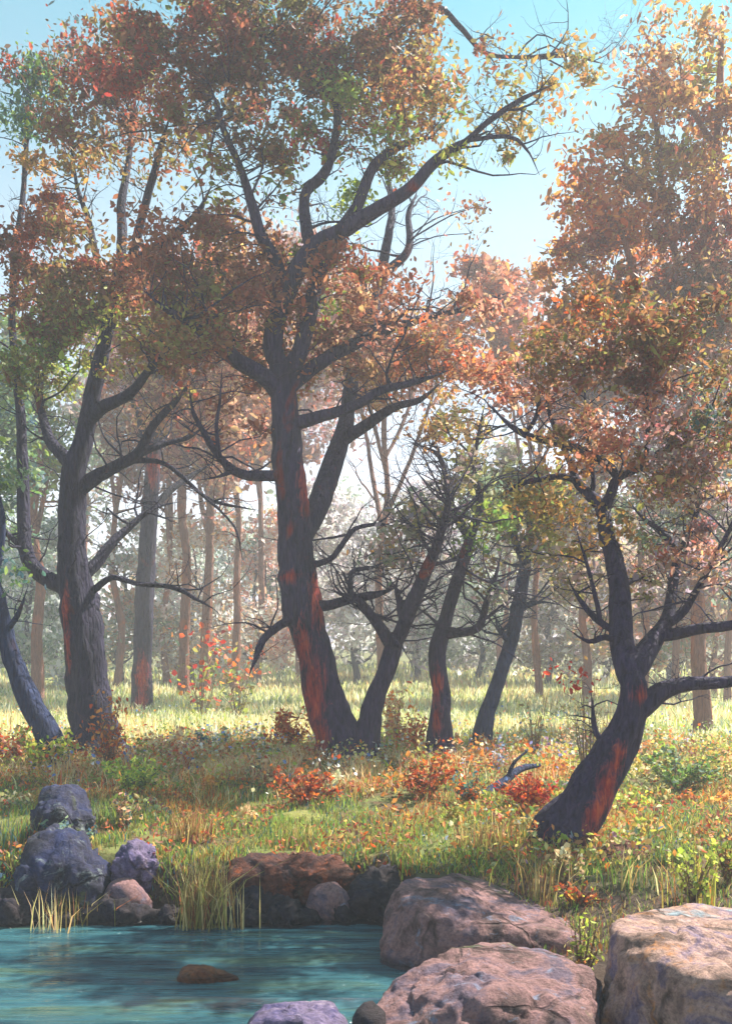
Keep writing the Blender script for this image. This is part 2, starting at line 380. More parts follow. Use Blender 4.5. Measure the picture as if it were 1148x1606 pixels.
# ------------------------------------------------------------------ ground, water, haze
xs = np.sinh(np.linspace(-4.6, 4.6, 260))*3.2; ys = np.concatenate([np.linspace(-30, 4, 18)[:-1], np.linspace(4, 24, 170)[:-1], 24+np.expm1(np.linspace(0, 4.0, 80))*4.2])
xs = np.clip(xs*1.2, -200, 200); xs = np.unique(xs)
GXX, GYY = np.meshgrid(xs, ys); GZZ = ground(GXX, GYY)
near = (GYY < 40)
for i in range(GZZ.shape[0]):
    for j in range(GZZ.shape[1]):
        if GYY[i, j] < 30 and abs(GXX[i, j]) < 20:
            q = Vector((GXX[i, j], GYY[i, j], 0)); GZZ[i, j] += .05*mn.fractal(q*1.6, .9, 2.1, 4)
nx, ny = len(xs), len(ys); ii = (np.arange(ny-1)[:, None]*nx+np.arange(nx-1)[None]).ravel()
me = npmesh('ground', np.stack([GXX, GYY, GZZ], -1).reshape(-1, 3), [np.stack([ii, ii+1, ii+nx+1, ii+nx], 1)])
m, nt, b = mat('meadow_soil'); v = coords(nt)
n1 = noise(nt, v, .55, 6, .6); n2 = noise(nt, v, 7, 8, .7); n3 = noise(nt, v, 1.7, 5, .6, .6)
c = ramp(nt, n1, [(.35, lin((84, 92, 44))), (.5, lin((112, 118, 56))), (.65, lin((138, 134, 66)))]).outputs[0]
f = ramp(nt, n3, [(.5, (0, 0, 0)), (.62, (1, 1, 1))]).outputs[0]
c = mixc(nt, f, c, lin((104, 76, 48)))
c = mixc(nt, .8, c, ramp(nt, n2, [(.3, (.4, .4, .4)), (.6, (1, 1, 1))]).outputs[0], 'MULTIPLY')
# bare earth on the bank below the turf and the river bed
sx = N(nt, 'ShaderNodeSeparateXYZ'); nt.links.new(v, sx.inputs[0])
e = ramp(nt, sx.outputs[2], [(.40, (1, 1, 1)), (.52, (0, 0, 0))]).outputs[0]
c = mixc(nt, e, c, mixc(nt, .85, lin((78, 58, 46)), ramp(nt, n2, [(.3, (.4, .4, .4)), (.6, (1, 1, 1))]).outputs[0], 'MULTIPLY'))
nt.links.new(c, b.inputs['Base Color']); b.inputs['Roughness'].default_value = .95
bump(nt, b, n2, 1, .06)
tag(link('ground', me, m), None, None, kind='structure')

# water: gently rippled sheet
wx = np.linspace(-16, 4, 640); wy = np.linspace(-6, 10.4, 460); WX, WY = np.meshgrid(wx, wy); WZ = np.zeros_like(WX)
for i in range(WX.shape[0]):
    for j in range(WX.shape[1]):
        if wy[i] > 3 and abs(wx[j]) < 6:
            WZ[i, j] = .007*mn.fractal(Vector((WX[i, j]*1.1, WY[i, j]*4.6, 1)), .9, 2, 3)+.008*mn.noise(Vector((WX[i, j]*.5, WY[i, j]*2.0, 7)))
nx, ny = len(wx), len(wy); ii = (np.arange(ny-1)[:, None]*nx+np.arange(nx-1)[None]).ravel()
me = npmesh('water', np.stack([WX, WY, WZ], -1).reshape(-1, 3), [np.stack([ii, ii+1, ii+nx+1, ii+nx], 1)])
m, nt, b = mat('river_water'); v = coords(nt, (1.0, 5.0, 1))
n1 = noise(nt, v, .8, 4, .55, .4); n2 = noise(nt, coords(nt, (.8, 9, 1)), 1.9, 6, .62, .3)
c = ramp(nt, n1, [(.36, lin((24, 60, 74))), (.52, lin((56, 100, 110))), (.66, lin((70, 94, 80)))]).outputs[0]
nt.links.new(c, b.inputs['Base Color']); b.inputs['Roughness'].default_value = .06; b.inputs['IOR'].default_value = 1.4
b.inputs['Specular IOR Level'].default_value = .9; b.inputs['Roughness'].default_value = .03
zn = ramp(nt, noise(nt, coords(nt, (.35, 2.2, 1)), 1.3, 5, .6, .5), [(.42, (.05, .05, .05)), (.60, (1, 1, 1))]).outputs[0]      # gusts: rippled bands between calm ones
bm_ = N(nt, 'ShaderNodeMath'); bm_.operation = 'MULTIPLY'; nt.links.new(zn, bm_.inputs[0]); nt.links.new(n2, bm_.inputs[1])
bump(nt, b, bm_.outputs[0], 1.0, .09)
tag(link('water', me, m), None, None, kind='structure')

bm = bmesh.new(); bmesh.ops.create_cube(bm, size=1)
for q in bm.verts: q.co = (q.co.x*560, 130+q.co.y*380, 19+q.co.z*44)
me = bpy.data.meshes.new('haze'); bm.to_mesh(me); bm.free()
m = bpy.data.materials.new('haze_air'); m.use_nodes = True; nt = m.node_tree; nt.nodes.remove(nt.nodes['Principled BSDF'])
pv = N(nt, 'ShaderNodeVolumePrincipled'); pv.inputs['Color'].default_value = (.90, .91, 1.0, 1); pv.inputs['Density'].default_value = .0033; pv.inputs['Anisotropy'].default_value = .15
nt.links.new(pv.outputs[0], nt.nodes['Material Output'].inputs['Volume'])
tag(link('haze', me, m, smooth=False), None, None, kind='stuff')
exec_after = []

# ------------------------------------------------------------------ the trees
tree('old_tree', 'tallest dark old tree with red-streaked trunk rising in the middle of the bank', 'tree',
     [(540, 1198, 36.1), (527, 1140, 30.4), (509, 1080, 28.5), (492, 1011, 26.6), (474, 950, 30.4), (466, 890, 26.6), (463, 820, 24.7), (456, 745, 23.8), (449, 670, 21.8), (443, 615, 19.0), (438, 575, 16.1)],
     [[(488, 850, 20), (500, 795, 19), (520, 742, 18), (540, 682, 15), (549, 636, 13), (560, 570, 11), (582, 505, 12), (598, 450, 11), (606, 395, 9), (616, 330, 7), (610, 270, 5)],
      [(438, 580, 17), (428, 545, 16), (438, 490, 15), (462, 435, 15), (500, 382, 13), (545, 358, 12), (600, 325, 11), (650, 293, 9), (684, 255, 8), (724, 226, 6), (775, 202, 4)],
      [(450, 600, 16), (468, 560, 14), (482, 510, 13), (497, 450, 12), (520, 385, 10), (560, 330, 9), (590, 262, 8), (640, 228, 6), (680, 220, 4)],
      [(440, 605, 16), (412, 588, 14), (375, 566, 12), (340, 540, 10), (305, 512, 8), (262, 486, 6), (225, 455, 4)],
      [(460, 605, 13), (500, 572, 11), (560, 538, 10), (620, 512, 8), (680, 497, 6), (740, 482, 5), (795, 460, 3)],
      [(460, 668, 11), (500, 655, 10), (555, 637, 8), (600, 612, 7), (650, 600, 5), (705, 580, 3)],
      [(430, 752, 9), (388, 745, 8), (352, 724, 6), (326, 686, 5), (305, 640, 3), (300, 600, 2)],
      [(480, 950, 11), (512, 950, 8), (547, 941, 7), (590, 932, 6), (625, 918, 4)],
      [(547, 941, 5), (549, 915, 4), (552, 895, 4), (586, 888, 3), (616, 871, 2)],
      [(495, 900, 6), (515, 880, 5), (535, 858, 5), (556, 830, 4), (590, 822, 3), (622, 825, 2), (655, 803, 2)],
      [(470, 965, 8), (440, 978, 7), (412, 1003, 6), (398, 1035, 5), (388, 1062, 3)],
      [(440, 478, 11), (436, 415, 10), (410, 370, 9), (396, 320, 8), (380, 265, 6), (352, 200, 5), (330, 130, 3)],
      [(492, 390, 10), (478, 340, 9), (480, 300, 8), (512, 268, 8), (527, 215, 7), (532, 150, 6), (545, 80, 4)],
      [(602, 430, 9), (640, 395, 8), (642, 340, 6), (655, 300, 4)],
      [(540, 690, 12), (575, 668, 10), (620, 640, 7), (660, 628, 5), (695, 600, 3)],
      [(545, 130, 6), (600, 60, 6), (650, 20, 5), (690, 14, 5), (724, 46, 5), (760, 82, 4), (824, 92, 3), (895, 90, 3), (950, 104, 2)],
      [(530, 170, 6), (480, 110, 5), (430, 70, 4), (380, 40, 3)],
      [(345, 715, 3), (340, 670, 3), (346, 620, 2), (350, 570, 2)],
      [(370, 740, 4), (340, 748, 3), (312, 753, 2)],
      [(724, 226, 5), (780, 180, 4), (830, 150, 3), (870, 130, 2)],
      [(740, 222, 4), (800, 215, 3), (830, 240, 2), (845, 275, 2)]],
     [(300, 40, 120, 60, 'dark:3,olive:2'), (430, 35, 110, 60, 'dark:3,olive:2'), (200, 50, 60, 45, 'dark,russet,olive', .8), (560, 40, 110, 60, 'dark:2,russet'), (640, 50, 60, 60, 'russet:2,olive', .8), (230, 90, 90, 50, 'russet,dark,red'),
      (350, 120, 110, 50, 'dark:2,russet:2'), (470, 120, 100, 55, 'dark:3,red'), (580, 130, 90, 60, 'dark,russet:2,olive'), (660, 150, 70, 55, 'russet,olive,gold', .7), (290, 190, 90, 45, 'russet:2,olive', .8),
      (400, 200, 80, 45, 'russet,dark,olive', .6), (500, 215, 70, 40, 'russet,red,green', .4), (640, 225, 50, 30, 'lime,green,russet', .6), (690, 170, 50, 40, 'gold,russet,green', .5), (730, 240, 55, 35, 'olive,russet,lime', .5),
      (760, 180, 60, 35, 'gold,olive', .35), (850, 175, 50, 40, 'olive,gold', .45), (860, 80, 60, 28, 'olive:2,gold', .45), (930, 104, 45, 22, 'olive,gold', .5), (770, 70, 40, 30, 'olive,russet', .4), (380, 20, 90, 40, 'olive:2,green', .6), (520, 160, 60, 40, 'olive:2,green', .5), (320, 280, 70, 45, 'olive,russet,lime', .4),
      (430, 290, 50, 35, 'green,red,russet', .35), (330, 370, 80, 50, 'russet:3,gold', .7), (390, 450, 80, 60, 'russet:3,pink', .9), (300, 440, 80, 60, 'russet,dark,olive', .8), (530, 440, 60, 60, 'russet,green', .45),
      (550, 520, 80, 60, 'russet:2,pink,dark', .8), (620, 480, 60, 50, 'russet', .4), (640, 560, 90, 40, 'russet:2,olive,orange', .8), (700, 470, 60, 40, 'russet,pink', .4), (545, 300, 45, 40, 'lime,green', .35),
      (600, 240, 45, 30, 'dark,red,lime', .35), (490, 560, 60, 50, 'russet,dark', .6), (350, 640, 50, 40, 'russet', .3), (740, 330, 50, 60, 'pink,russet', .12), (450, 520, 70, 60, 'russet:2,olive', .7), (360, 540, 70, 50, 'russet:2,dark', .8), (480, 430, 60, 50, 'russet', .7), (300, 530, 60, 50, 'russet,olive', .7), (580, 590, 60, 40, 'russet,pink', .6), (570, 430, 50, 50, 'russet', .5), (720, 560, 60, 40, 'russet,orange,pink', .5), (250, 370, 60, 50, 'russet:2', .8)],
     barkm=BARK_RED, seed=3, depth=1.0, red_light_tones=[(490, 1090, 30, 85), (474, 1015, 20, 60), (480, 760, 16, 60), (500, 930, 18, 75), (502, 1155, 20, 40), (455, 905, 24, 16)], bare=90, flare=.9, cov=.98, leafpx=9.4)  # stains here paint the red light along the trunk edges

tree('forked_tree', 'short dark tree leaning right from the foot of the tallest trunk', 'tree',
     [(556, 1200, 26.1), (574, 1145, 19.1), (592, 1085, 15.7), (612, 1035, 13.9), (620, 1000, 12.2)],
     [[(618, 1010, 15), (642, 960, 12), (662, 912, 11), (680, 870, 9), (692, 835, 7), (705, 790, 5), (700, 740, 3)],
      [(612, 1010, 11), (594, 982, 9), (572, 955, 7), (550, 928, 5), (540, 900, 3)],
      [(622, 975, 8), (628, 945, 7), (622, 920, 5), (632, 895, 4)],
      [(680, 870, 6), (668, 855, 5), (660, 838, 3)]],
     [(640, 800, 60, 50, 'mauve,sage,olive', .32), (690, 760, 50, 50, 'olive,mauve', .4), (590, 860, 50, 40, 'mauve,gold', .22), (640, 880, 50, 40, 'mauve,sage', .22)],
     barkm=BARK_RED, seed=8, bare=80, flare=.8)

tree('tree', 'thick upright dark tree at the left with a low jagged branch reaching right', 'tree',
     [(152, 1195, 38.7), (146, 1120, 32.6), (138, 1060, 30.8), (130, 985, 30.8), (120, 925, 27.3), (115, 860, 22.0), (114, 790, 20.2), (118, 738, 18.5), (132, 692, 15.0), (142, 640, 13.2), (152, 590, 12.3), (166, 530, 10.6), (180, 470, 10.6), (188, 425, 8.8)],
     [[(187, 430, 10), (215, 410, 10), (250, 386, 8), (282, 364, 7), (312, 335, 5), (335, 290, 3)],
      [(188, 420, 9), (192, 375, 8), (191, 312, 7), (205, 240, 5), (215, 150, 4)],
      [(205, 408, 8), (222, 350, 7), (240, 288, 6), (252, 240, 5), (270, 180, 3)],
      [(170, 480, 8), (152, 410, 6), (140, 350, 5), (118, 280, 3), (108, 190, 2)],
      [(112, 742, 12), (98, 712, 11), (80, 690, 9), (67, 650, 7), (62, 610, 5), (80, 560, 3)],
      [(142, 665, 11), (160, 640, 10), (200, 618, 8), (236, 576, 6), (262, 545, 4), (290, 500, 2)],
      [(128, 765, 13), (148, 750, 12), (182, 730, 10), (216, 710, 9), (238, 668, 7), (280, 620, 5), (305, 590, 3)],
      [(216, 710, 7), (258, 696, 5), (300, 684, 4), (330, 660, 2)],
      [(200, 722, 5), (250, 724, 4), (280, 742, 4), (320, 776, 3), (352, 790, 3), (410, 800, 2)],
      [(320, 776, 3), (350, 805, 2), (372, 835, 2), (382, 880, 2)],
      [(130, 915, 11), (150, 884, 10), (176, 850, 8), (200, 828, 6), (240, 796, 4), (280, 785, 2)],
      [(140, 930, 8), (152, 922, 6), (176, 907, 5), (215, 917, 4), (270, 922, 4), (310, 942, 3), (342, 962, 2)],
      [(110, 935, 15), (72, 905, 13), (46, 874, 12), (40, 815, 11), (38, 735, 10), (35, 660, 8), (28, 590, 7), (22, 500, 6), (24, 400, 6), (36, 320, 5), (43, 200, 4), (44, 95, 2)],
      [(46, 872, 6), (28, 852, 5), (0, 825, 4), (-40, 790, 3)],
      [(60, 560, 4), (100, 500, 3), (110, 450, 2)]],
     [(90, 90, 70, 45, 'teal,red,dark', .5), (150, 110, 60, 50, 'russet:2,dark:2,red', .8), (50, 170, 45, 50, 'teal,green', .6), (110, 200, 60, 45, 'olive,russet', .7), (160, 180, 60, 50, 'russet:2,dark', .9), (200, 130, 60, 50, 'dark:2,olive', .8), (60, 500, 50, 50, 'russet,olive', .8), (35, 245, 45, 30, 'gold', .3),
      (215, 250, 50, 35, 'russet,olive', .3), (110, 275, 50, 30, 'gold,olive', .35), (70, 370, 65, 40, 'orange,russet:2'), (130, 400, 60, 50, 'russet,dark,olive'), (40, 440, 55, 60, 'russet,dark'), (100, 480, 70, 50, 'russet,olive'), (70, 130, 50, 40, 'green,olive,teal', .6), (120, 510, 60, 40, 'lime,green,olive', .7),
      (200, 470, 70, 50, 'russet:2,olive', .8), (130, 470, 30, 30, 'lime', .8), (110, 560, 60, 40, 'lime,olive,green', .7), (210, 545, 70, 40, 'lime,olive,russet', .7), (260, 430, 60, 50, 'russet', .8), (40, 580, 45, 50, 'olive,dark,green', .8), (270, 560, 60, 50, 'russet,olive', .7), (60, 300, 45, 35, 'pink', .2)],
     barkm=BARK_DARK, seed=5, red_light_tones=[(100, 960, 10, 60), (104, 1020, 8, 50)], bare=60, flare=.9, cov=1.1, leafpx=9.4)

tree('slender_tree', 'slender blue-grey trunk leaning out of the picture at the far left', 'tree',
     [(84, 1178, 20), (68, 1140, 18), (45, 1095, 16), (20, 1035, 15), (4, 980, 14), (-14, 910, 13), (-40, 820, 11), (-70, 720, 8)],
     [[(-10, 920, 7), (0, 870, 6), (5, 820, 5), (-5, 760, 3)], [(-50, 790, 7), (-90, 730, 5), (-120, 640, 3)], [(10, 1000, 5), (30, 960, 4), (45, 920, 2)]],
     [(-60, 690, 60, 70, 'green,olive', .7), (-110, 620, 60, 60, 'olive,green', .6), (0, 770, 30, 40, 'sage,green', .4), (30, 900, 30, 40, 'teal,green', .25)],
     barkm=BARK_BLUE, seed=11, Y=15.6)

tree('crooked_tree', 'crooked thin tree with a kinked red-marked trunk, second right of the tallest trunk', 'tree',
     [(694, 1200, 18.7), (690, 1140, 15.7), (692, 1085, 12.7), (686, 1025, 13.5), (700, 965, 10.4), (718, 905, 9.7), (734, 855, 9.0), (738, 835, 8.3)],
     [[(736, 842, 9), (722, 820, 8), (706, 790, 6), (699, 752, 5), (688, 715, 4), (664, 700, 3), (640, 690, 2)],
      [(738, 842, 9), (748, 815, 8), (754, 780, 6), (742, 745, 5), (748, 690, 3), (760, 630, 2)],
      [(692, 1000, 9), (708, 994, 8), (748, 986, 7), (762, 945, 5), (776, 905, 4), (786, 860, 2)],
      [(706, 790, 4), (716, 760, 3), (730, 735, 2)], [(730, 870, 4), (700, 880, 3), (660, 892, 2)]],
     [(740, 770, 60, 50, 'olive,sage', .45), (720, 680, 60, 40, 'pink,cream,lime', .45), (790, 830, 45, 45, 'olive,green', .5), (690, 640, 50, 40, 'gold,pink', .4), (760, 600, 60, 50, 'russet,pink', .6), (780, 930, 40, 40, 'mauve,sage', .35), (730, 880, 50, 40, 'mauve,olive', .3), (690, 800, 40, 40, 'sage,mauve', .35)],
     barkm=BARK_RED, seed=14, red_light_tones=[(684, 1075, 14, 45), (686, 1130, 12, 30), (728, 860, 10, 35)], bare=64, flare=.8)
tree('straight_tree', 'slim blue-shaded tree tilted right, between the crooked tree and the leaning tree', 'tree',
     [(752, 1188, 14.0), (762, 1130, 11.8), (780, 1070, 11.1), (800, 1010, 10.4), (812, 955, 10.4), (820, 905, 9.6), (826, 870, 7.4), (832, 820, 5.2)],
     [[(828, 860, 6), (850, 810, 5), (870, 760, 3)], [(824, 880, 6), (800, 830, 5), (785, 780, 3)], [(812, 955, 5), (850, 945, 3), (880, 950, 2)], [(800, 1005, 5), (780, 985, 4), (775, 960, 2)]],
     [(830, 830, 70, 50, 'olive:2,green,gold', .8), (780, 780, 55, 45, 'olive,sage', .6), (890, 820, 60, 50, 'olive,gold,mauve', .7), (840, 760, 60, 40, 'olive,russet', .6), (880, 880, 45, 40, 'olive,mauve', .4)],
     barkm=BARK_BLUE, seed=17, bare=50, flare=.8)

tree('leaning_tree', 'gnarled tree leaning right over the grass behind the boulders at the right', 'tree',
     [(884, 1318, 41.4), (905, 1280, 36.0), (932, 1238, 32.4), (956, 1192, 30.6), (984, 1135, 26.1), (994, 1090, 22.5), (990, 1060, 19.8)],
     [[(988, 1075, 22), (978, 1025, 20), (975, 970, 19), (974, 925, 17), (965, 875, 15), (953, 835, 13), (947, 797, 12), (928, 776, 10), (905, 750, 8), (898, 722, 6), (870, 660, 4), (850, 600, 2)],
      [(905, 752, 6), (880, 748, 6), (854, 751, 5), (816, 760, 4), (784, 780, 3)],
      [(948, 795, 10), (957, 780, 9), (970, 750, 8), (1000, 735, 7), (1044, 705, 6), (1099, 672, 5), (1150, 660, 3)],
      [(968, 752, 8), (955, 733, 8), (919, 710, 8), (874, 695, 7), (824, 683, 6), (790, 660, 4), (768, 636, 3)],
      [(930, 770, 4), (930, 750, 4), (919, 675, 3), (914, 610, 2), (905, 540, 2)],
      [(1005, 732, 5), (1014, 700, 4), (1015, 625, 3), (1025, 560, 2)],
      [(992, 1060, 22), (1004, 1035, 20), (1025, 1002, 15), (1044, 975, 12), (1054, 925, 9), (1059, 865, 8), (1036, 832, 6), (1006, 806, 4), (985, 780, 2)],
      [(1040, 985, 8), (1074, 958, 6), (1104, 905, 5), (1134, 855, 4), (1160, 800, 3)],
      [(1030, 1000, 11), (1056, 995, 10), (1104, 985, 9), (1150, 980, 8), (1210, 960, 5)],
      [(985, 1120, 20), (1012, 1105, 17), (1036, 1087, 15), (1076, 1076, 11), (1150, 1072, 9), (1220, 1050, 6), (1280, 1000, 4)],
      [(975, 985, 7), (955, 985, 6), (926, 962, 5), (900, 925, 3), (890, 900, 2)],
      [(945, 972, 5), (934, 940, 4), (919, 885, 3), (900, 830, 2)],
      [(975, 1005, 5), (949, 1000, 5), (924, 1006, 4), (890, 985, 2)],
      [(955, 1170, 6), (936, 1150, 5), (930, 1110, 4), (926, 1080, 2)],
      [(1059, 865, 5), (1085, 830, 4), (1100, 770, 3), (1095, 740, 2)],
      [(972, 920, 6), (1000, 908, 4), (1016, 905, 2)],
      [(822, 684, 4), (840, 655, 4), (846, 620, 3), (838, 590, 2)]],
     [(900, 560, 80, 60, 'russet:3,olive,dark', .8), (980, 600, 90, 70, 'russet:3,dark:2,olive', .9), (1060, 560, 80, 70, 'russet:2,dark,olive', .9), (1110, 620, 60, 60, 'russet,teal,olive', .7), (850, 560, 60, 40, 'russet,olive,gold', .6),
      (940, 500, 70, 50, 'russet:2,olive,orange', .7), (1060, 680, 90, 50, 'russet,mauve', .6), (980, 670, 60, 40, 'russet,pink', .5), (1000, 830, 60, 40, 'olive,gold,sage', .4), (1100, 780, 50, 60, 'mauve,pink,olive', .4), (930, 820, 50, 50, 'olive,gold', .5),
      (900, 1080, 40, 25, 'red', .12), (1110, 900, 50, 50, 'mauve,pink', .3), (800, 620, 50, 30, 'russet,pink', .4), (1200, 930, 60, 50, 'olive,russet', .4), (870, 690, 60, 45, 'russet,olive,pink', .6), (930, 740, 60, 40, 'russet,gold', .5), (1080, 740, 70, 50, 'russet:2,mauve', .7), (1130, 690, 60, 60, 'russet,olive', .7), (850, 790, 60, 45, 'olive:2,gold', .6), (1020, 760, 60, 45, 'russet,olive', .6), (1010, 900, 45, 40, 'mauve,olive', .35), (1090, 850, 60, 50, 'mauve,russet', .45), (900, 900, 45, 40, 'olive,mauve', .35), (1010, 520, 80, 50, 'russet:2,olive', .8)],
     barkm=BARK_RED, seed=21, red_light_tones=[(954, 1240, 24, 60), (974, 1190, 18, 40), (1010, 1090, 20, 26), (928, 1285, 24, 36), (850, 1315, 18, 24)], leafpx=10.5, bare=60, flare=.45, cov=.86)  # stains here paint red light on the sides of the trunk

tree('tall_tree', 'tall gold and russet tree standing behind the leaning tree at the right edge', 'tree',
     [(1104, 1160, 12), (1096, 1050, 11), (1092, 900, 10), (1088, 760, 10), (1080, 600, 9), (1092, 480, 11), (1110, 360, 9), (1124, 220, 7), (1130, 100, 5), (1132, 20, 3)],
     [[(1086, 640, 8), (1050, 560, 7), (1010, 480, 6), (985, 400, 5), (960, 330, 3)], [(1092, 480, 7), (1060, 400, 6), (1040, 300, 5), (1030, 200, 4), (1000, 110, 3)], [(1105, 390, 6), (1150, 330, 5), (1190, 260, 3)],
      [(1040, 320, 4), (1000, 280, 4), (960, 240, 2)], [(1120, 240, 5), (1080, 160, 4), (1060, 80, 3)], [(1010, 480, 4), (950, 440, 4), (900, 410, 3)], [(1088, 760, 7), (1140, 680, 6), (1190, 600, 4)]],
     [(1080, 60, 55, 45, 'gold,pink,olive', .6), (1020, 110, 55, 40, 'gold,russet,pink', .6), (1110, 140, 50, 50, 'gold,lime,olive', .7), (1030, 180, 60, 40, 'gold,russet', .7), (980, 210, 40, 30, 'russet,gold', .4), (1100, 230, 55, 50, 'lime,gold,russet', .7),
      (1010, 260, 60, 45, 'gold,olive', .7), (940, 285, 50, 35, 'gold:2,orange', .7), (1070, 310, 70, 50, 'russet,gold', .9), (960, 330, 70, 40, 'gold,orange,russet', .9), (1030, 380, 90, 45, 'russet:2,orange,gold'), (1120, 390, 60, 60, 'russet:2,red'),
      (930, 390, 60, 40, 'orange,gold,russet', .8), (1060, 450, 90, 50, 'russet,dark,pink'), (960, 450, 70, 45, 'russet,orange,olive', .9), (1130, 500, 60, 60, 'russet,green', .9), (880, 430, 50, 35, 'russet,gold', .5), (1170, 200, 60, 100, 'gold,russet', .7), (1190, 420, 60, 110, 'russet,gold', .8), (900, 360, 45, 35, 'gold,russet', .6), (920, 480, 70, 45, 'russet,gold', .8), (1010, 500, 80, 50, 'russet:2,mauve', .9), (1100, 560, 70, 60, 'russet:2,mauve', .9), (1110, 680, 60, 60, 'mauve,russet', .8), (1080, 780, 70, 60, 'mauve:2,sage', .7), (1130, 860, 60, 60, 'mauve:2,sage', .6), (1010, 800, 50, 50, 'mauve,sage', .5)],
     barkm=BARK_BROWN, seed=25, leafpx=10, cov=1.1, Y=23, bare=10)

PAL['mist'] = np.array([lin(c, 1.6) for c in [(206, 190, 206), (212, 206, 194), (196, 204, 188), (216, 196, 194), (186, 186, 210)]])  # leaf colours paled so that haze is painted into the distant trees
# mid-distance trees at the edge of the clearing
tree('misty_tree', 'pale straight trunk in the mist just right of the thick left tree', 'tree',
     [(222, 1122, 16.1), (224, 1040, 14.4), (228, 930, 14.4), (234, 830, 12.8), (240, 740, 11.9), (246, 650, 10.2), (250, 560, 7.6), (260, 470, 5.1)],
     [[(240, 720, 7), (215, 650, 6), (190, 590, 3)], [(246, 650, 7), (290, 590, 6), (320, 520, 3)], [(236, 800, 6), (280, 760, 5), (330, 730, 3)]],
     [(300, 590, 80, 60, 'russet:2,pink', 1), (230, 560, 80, 60, 'russet,olive', .9), (320, 660, 70, 50, 'russet,pink', .8), (220, 640, 60, 40, 'russet,mauve', .5), (260, 480, 80, 60, 'russet:2', .9), (340, 520, 80, 60, 'russet,pink', .9), (380, 440, 80, 60, 'russet,gold', .8), (300, 420, 70, 60, 'russet,orange', .8), (400, 560, 60, 50, 'russet,pink', .8)],
     barkm=BARK_DARK, red_light_tones=[(224, 1060, 14, 50), (222, 1105, 14, 40), (240, 730, 12, 50)], seed=31, leafpx=10.5, flare=.3)
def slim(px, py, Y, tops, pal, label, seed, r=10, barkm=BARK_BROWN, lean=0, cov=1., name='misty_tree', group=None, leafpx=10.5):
    """a mid- or far-distance tree: tops = crown clumps (dx, row, rx, ry)"""
    Y = Y+7 if Y < 60 else Y
    ty = min(t[1] for t in tops); R = random.Random(seed); n = 6
    tr = [(px+lean*i/n+R.uniform(-9, 9)*(i > 0), py+(ty+10-py)*i/n, r*.8*(1-.75*i/n)) for i in range(n+1)]
    lb = []
    for t in tops:
        k = R.uniform(.35, .7); x0 = px+lean*k; y0 = py+(ty-py)*k; y0 = max(y0, t[1]+40)
        lb.append([(x0, y0, r*.45), ((x0+px+t[0])/2+R.uniform(-9, 9), (y0+t[1])/2+12, r*.33), (px+t[0], t[1], r*.15)])
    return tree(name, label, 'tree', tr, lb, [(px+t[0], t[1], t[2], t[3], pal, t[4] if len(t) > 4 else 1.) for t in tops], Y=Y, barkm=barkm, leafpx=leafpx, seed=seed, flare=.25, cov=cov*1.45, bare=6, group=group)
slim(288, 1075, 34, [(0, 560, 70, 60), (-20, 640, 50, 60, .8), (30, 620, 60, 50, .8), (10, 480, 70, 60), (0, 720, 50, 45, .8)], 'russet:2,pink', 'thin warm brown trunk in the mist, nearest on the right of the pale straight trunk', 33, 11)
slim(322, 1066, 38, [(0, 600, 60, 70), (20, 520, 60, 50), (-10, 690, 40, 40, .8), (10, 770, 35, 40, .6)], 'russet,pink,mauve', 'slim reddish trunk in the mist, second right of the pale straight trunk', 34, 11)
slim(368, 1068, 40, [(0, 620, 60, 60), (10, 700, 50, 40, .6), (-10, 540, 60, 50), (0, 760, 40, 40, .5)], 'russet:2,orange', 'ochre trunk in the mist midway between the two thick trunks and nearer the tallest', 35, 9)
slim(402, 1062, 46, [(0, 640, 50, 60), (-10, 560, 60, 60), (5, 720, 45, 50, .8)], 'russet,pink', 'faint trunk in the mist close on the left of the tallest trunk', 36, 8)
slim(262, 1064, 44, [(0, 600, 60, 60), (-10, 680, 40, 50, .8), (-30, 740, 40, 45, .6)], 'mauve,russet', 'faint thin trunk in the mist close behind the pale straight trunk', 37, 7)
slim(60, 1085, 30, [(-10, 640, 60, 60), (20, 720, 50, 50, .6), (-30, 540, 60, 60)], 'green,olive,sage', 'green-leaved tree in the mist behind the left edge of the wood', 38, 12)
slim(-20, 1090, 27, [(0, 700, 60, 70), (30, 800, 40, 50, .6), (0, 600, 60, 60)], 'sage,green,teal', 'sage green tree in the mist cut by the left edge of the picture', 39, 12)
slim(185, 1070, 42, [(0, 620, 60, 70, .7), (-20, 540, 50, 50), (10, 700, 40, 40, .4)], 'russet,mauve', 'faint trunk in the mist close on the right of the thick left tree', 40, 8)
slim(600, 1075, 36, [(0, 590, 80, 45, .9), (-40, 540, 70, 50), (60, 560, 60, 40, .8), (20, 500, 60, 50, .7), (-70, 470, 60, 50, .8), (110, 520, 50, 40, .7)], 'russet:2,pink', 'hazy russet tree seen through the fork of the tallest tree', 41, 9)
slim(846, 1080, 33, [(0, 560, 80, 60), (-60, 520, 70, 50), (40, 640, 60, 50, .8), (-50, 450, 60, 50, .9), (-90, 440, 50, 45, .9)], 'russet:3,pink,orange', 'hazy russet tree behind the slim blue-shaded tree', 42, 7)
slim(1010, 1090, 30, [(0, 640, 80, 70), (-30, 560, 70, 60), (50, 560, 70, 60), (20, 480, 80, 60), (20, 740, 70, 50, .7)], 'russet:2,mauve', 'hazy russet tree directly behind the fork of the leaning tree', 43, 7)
slim(1140, 1090, 28, [(0, 700, 60, 80), (-30, 800, 60, 60, .8), (10, 900, 50, 60, .6), (0, 600, 70, 70)], 'sage,mauve,teal', 'grey-green hazy tree cut by the right edge of the picture', 44, 7)
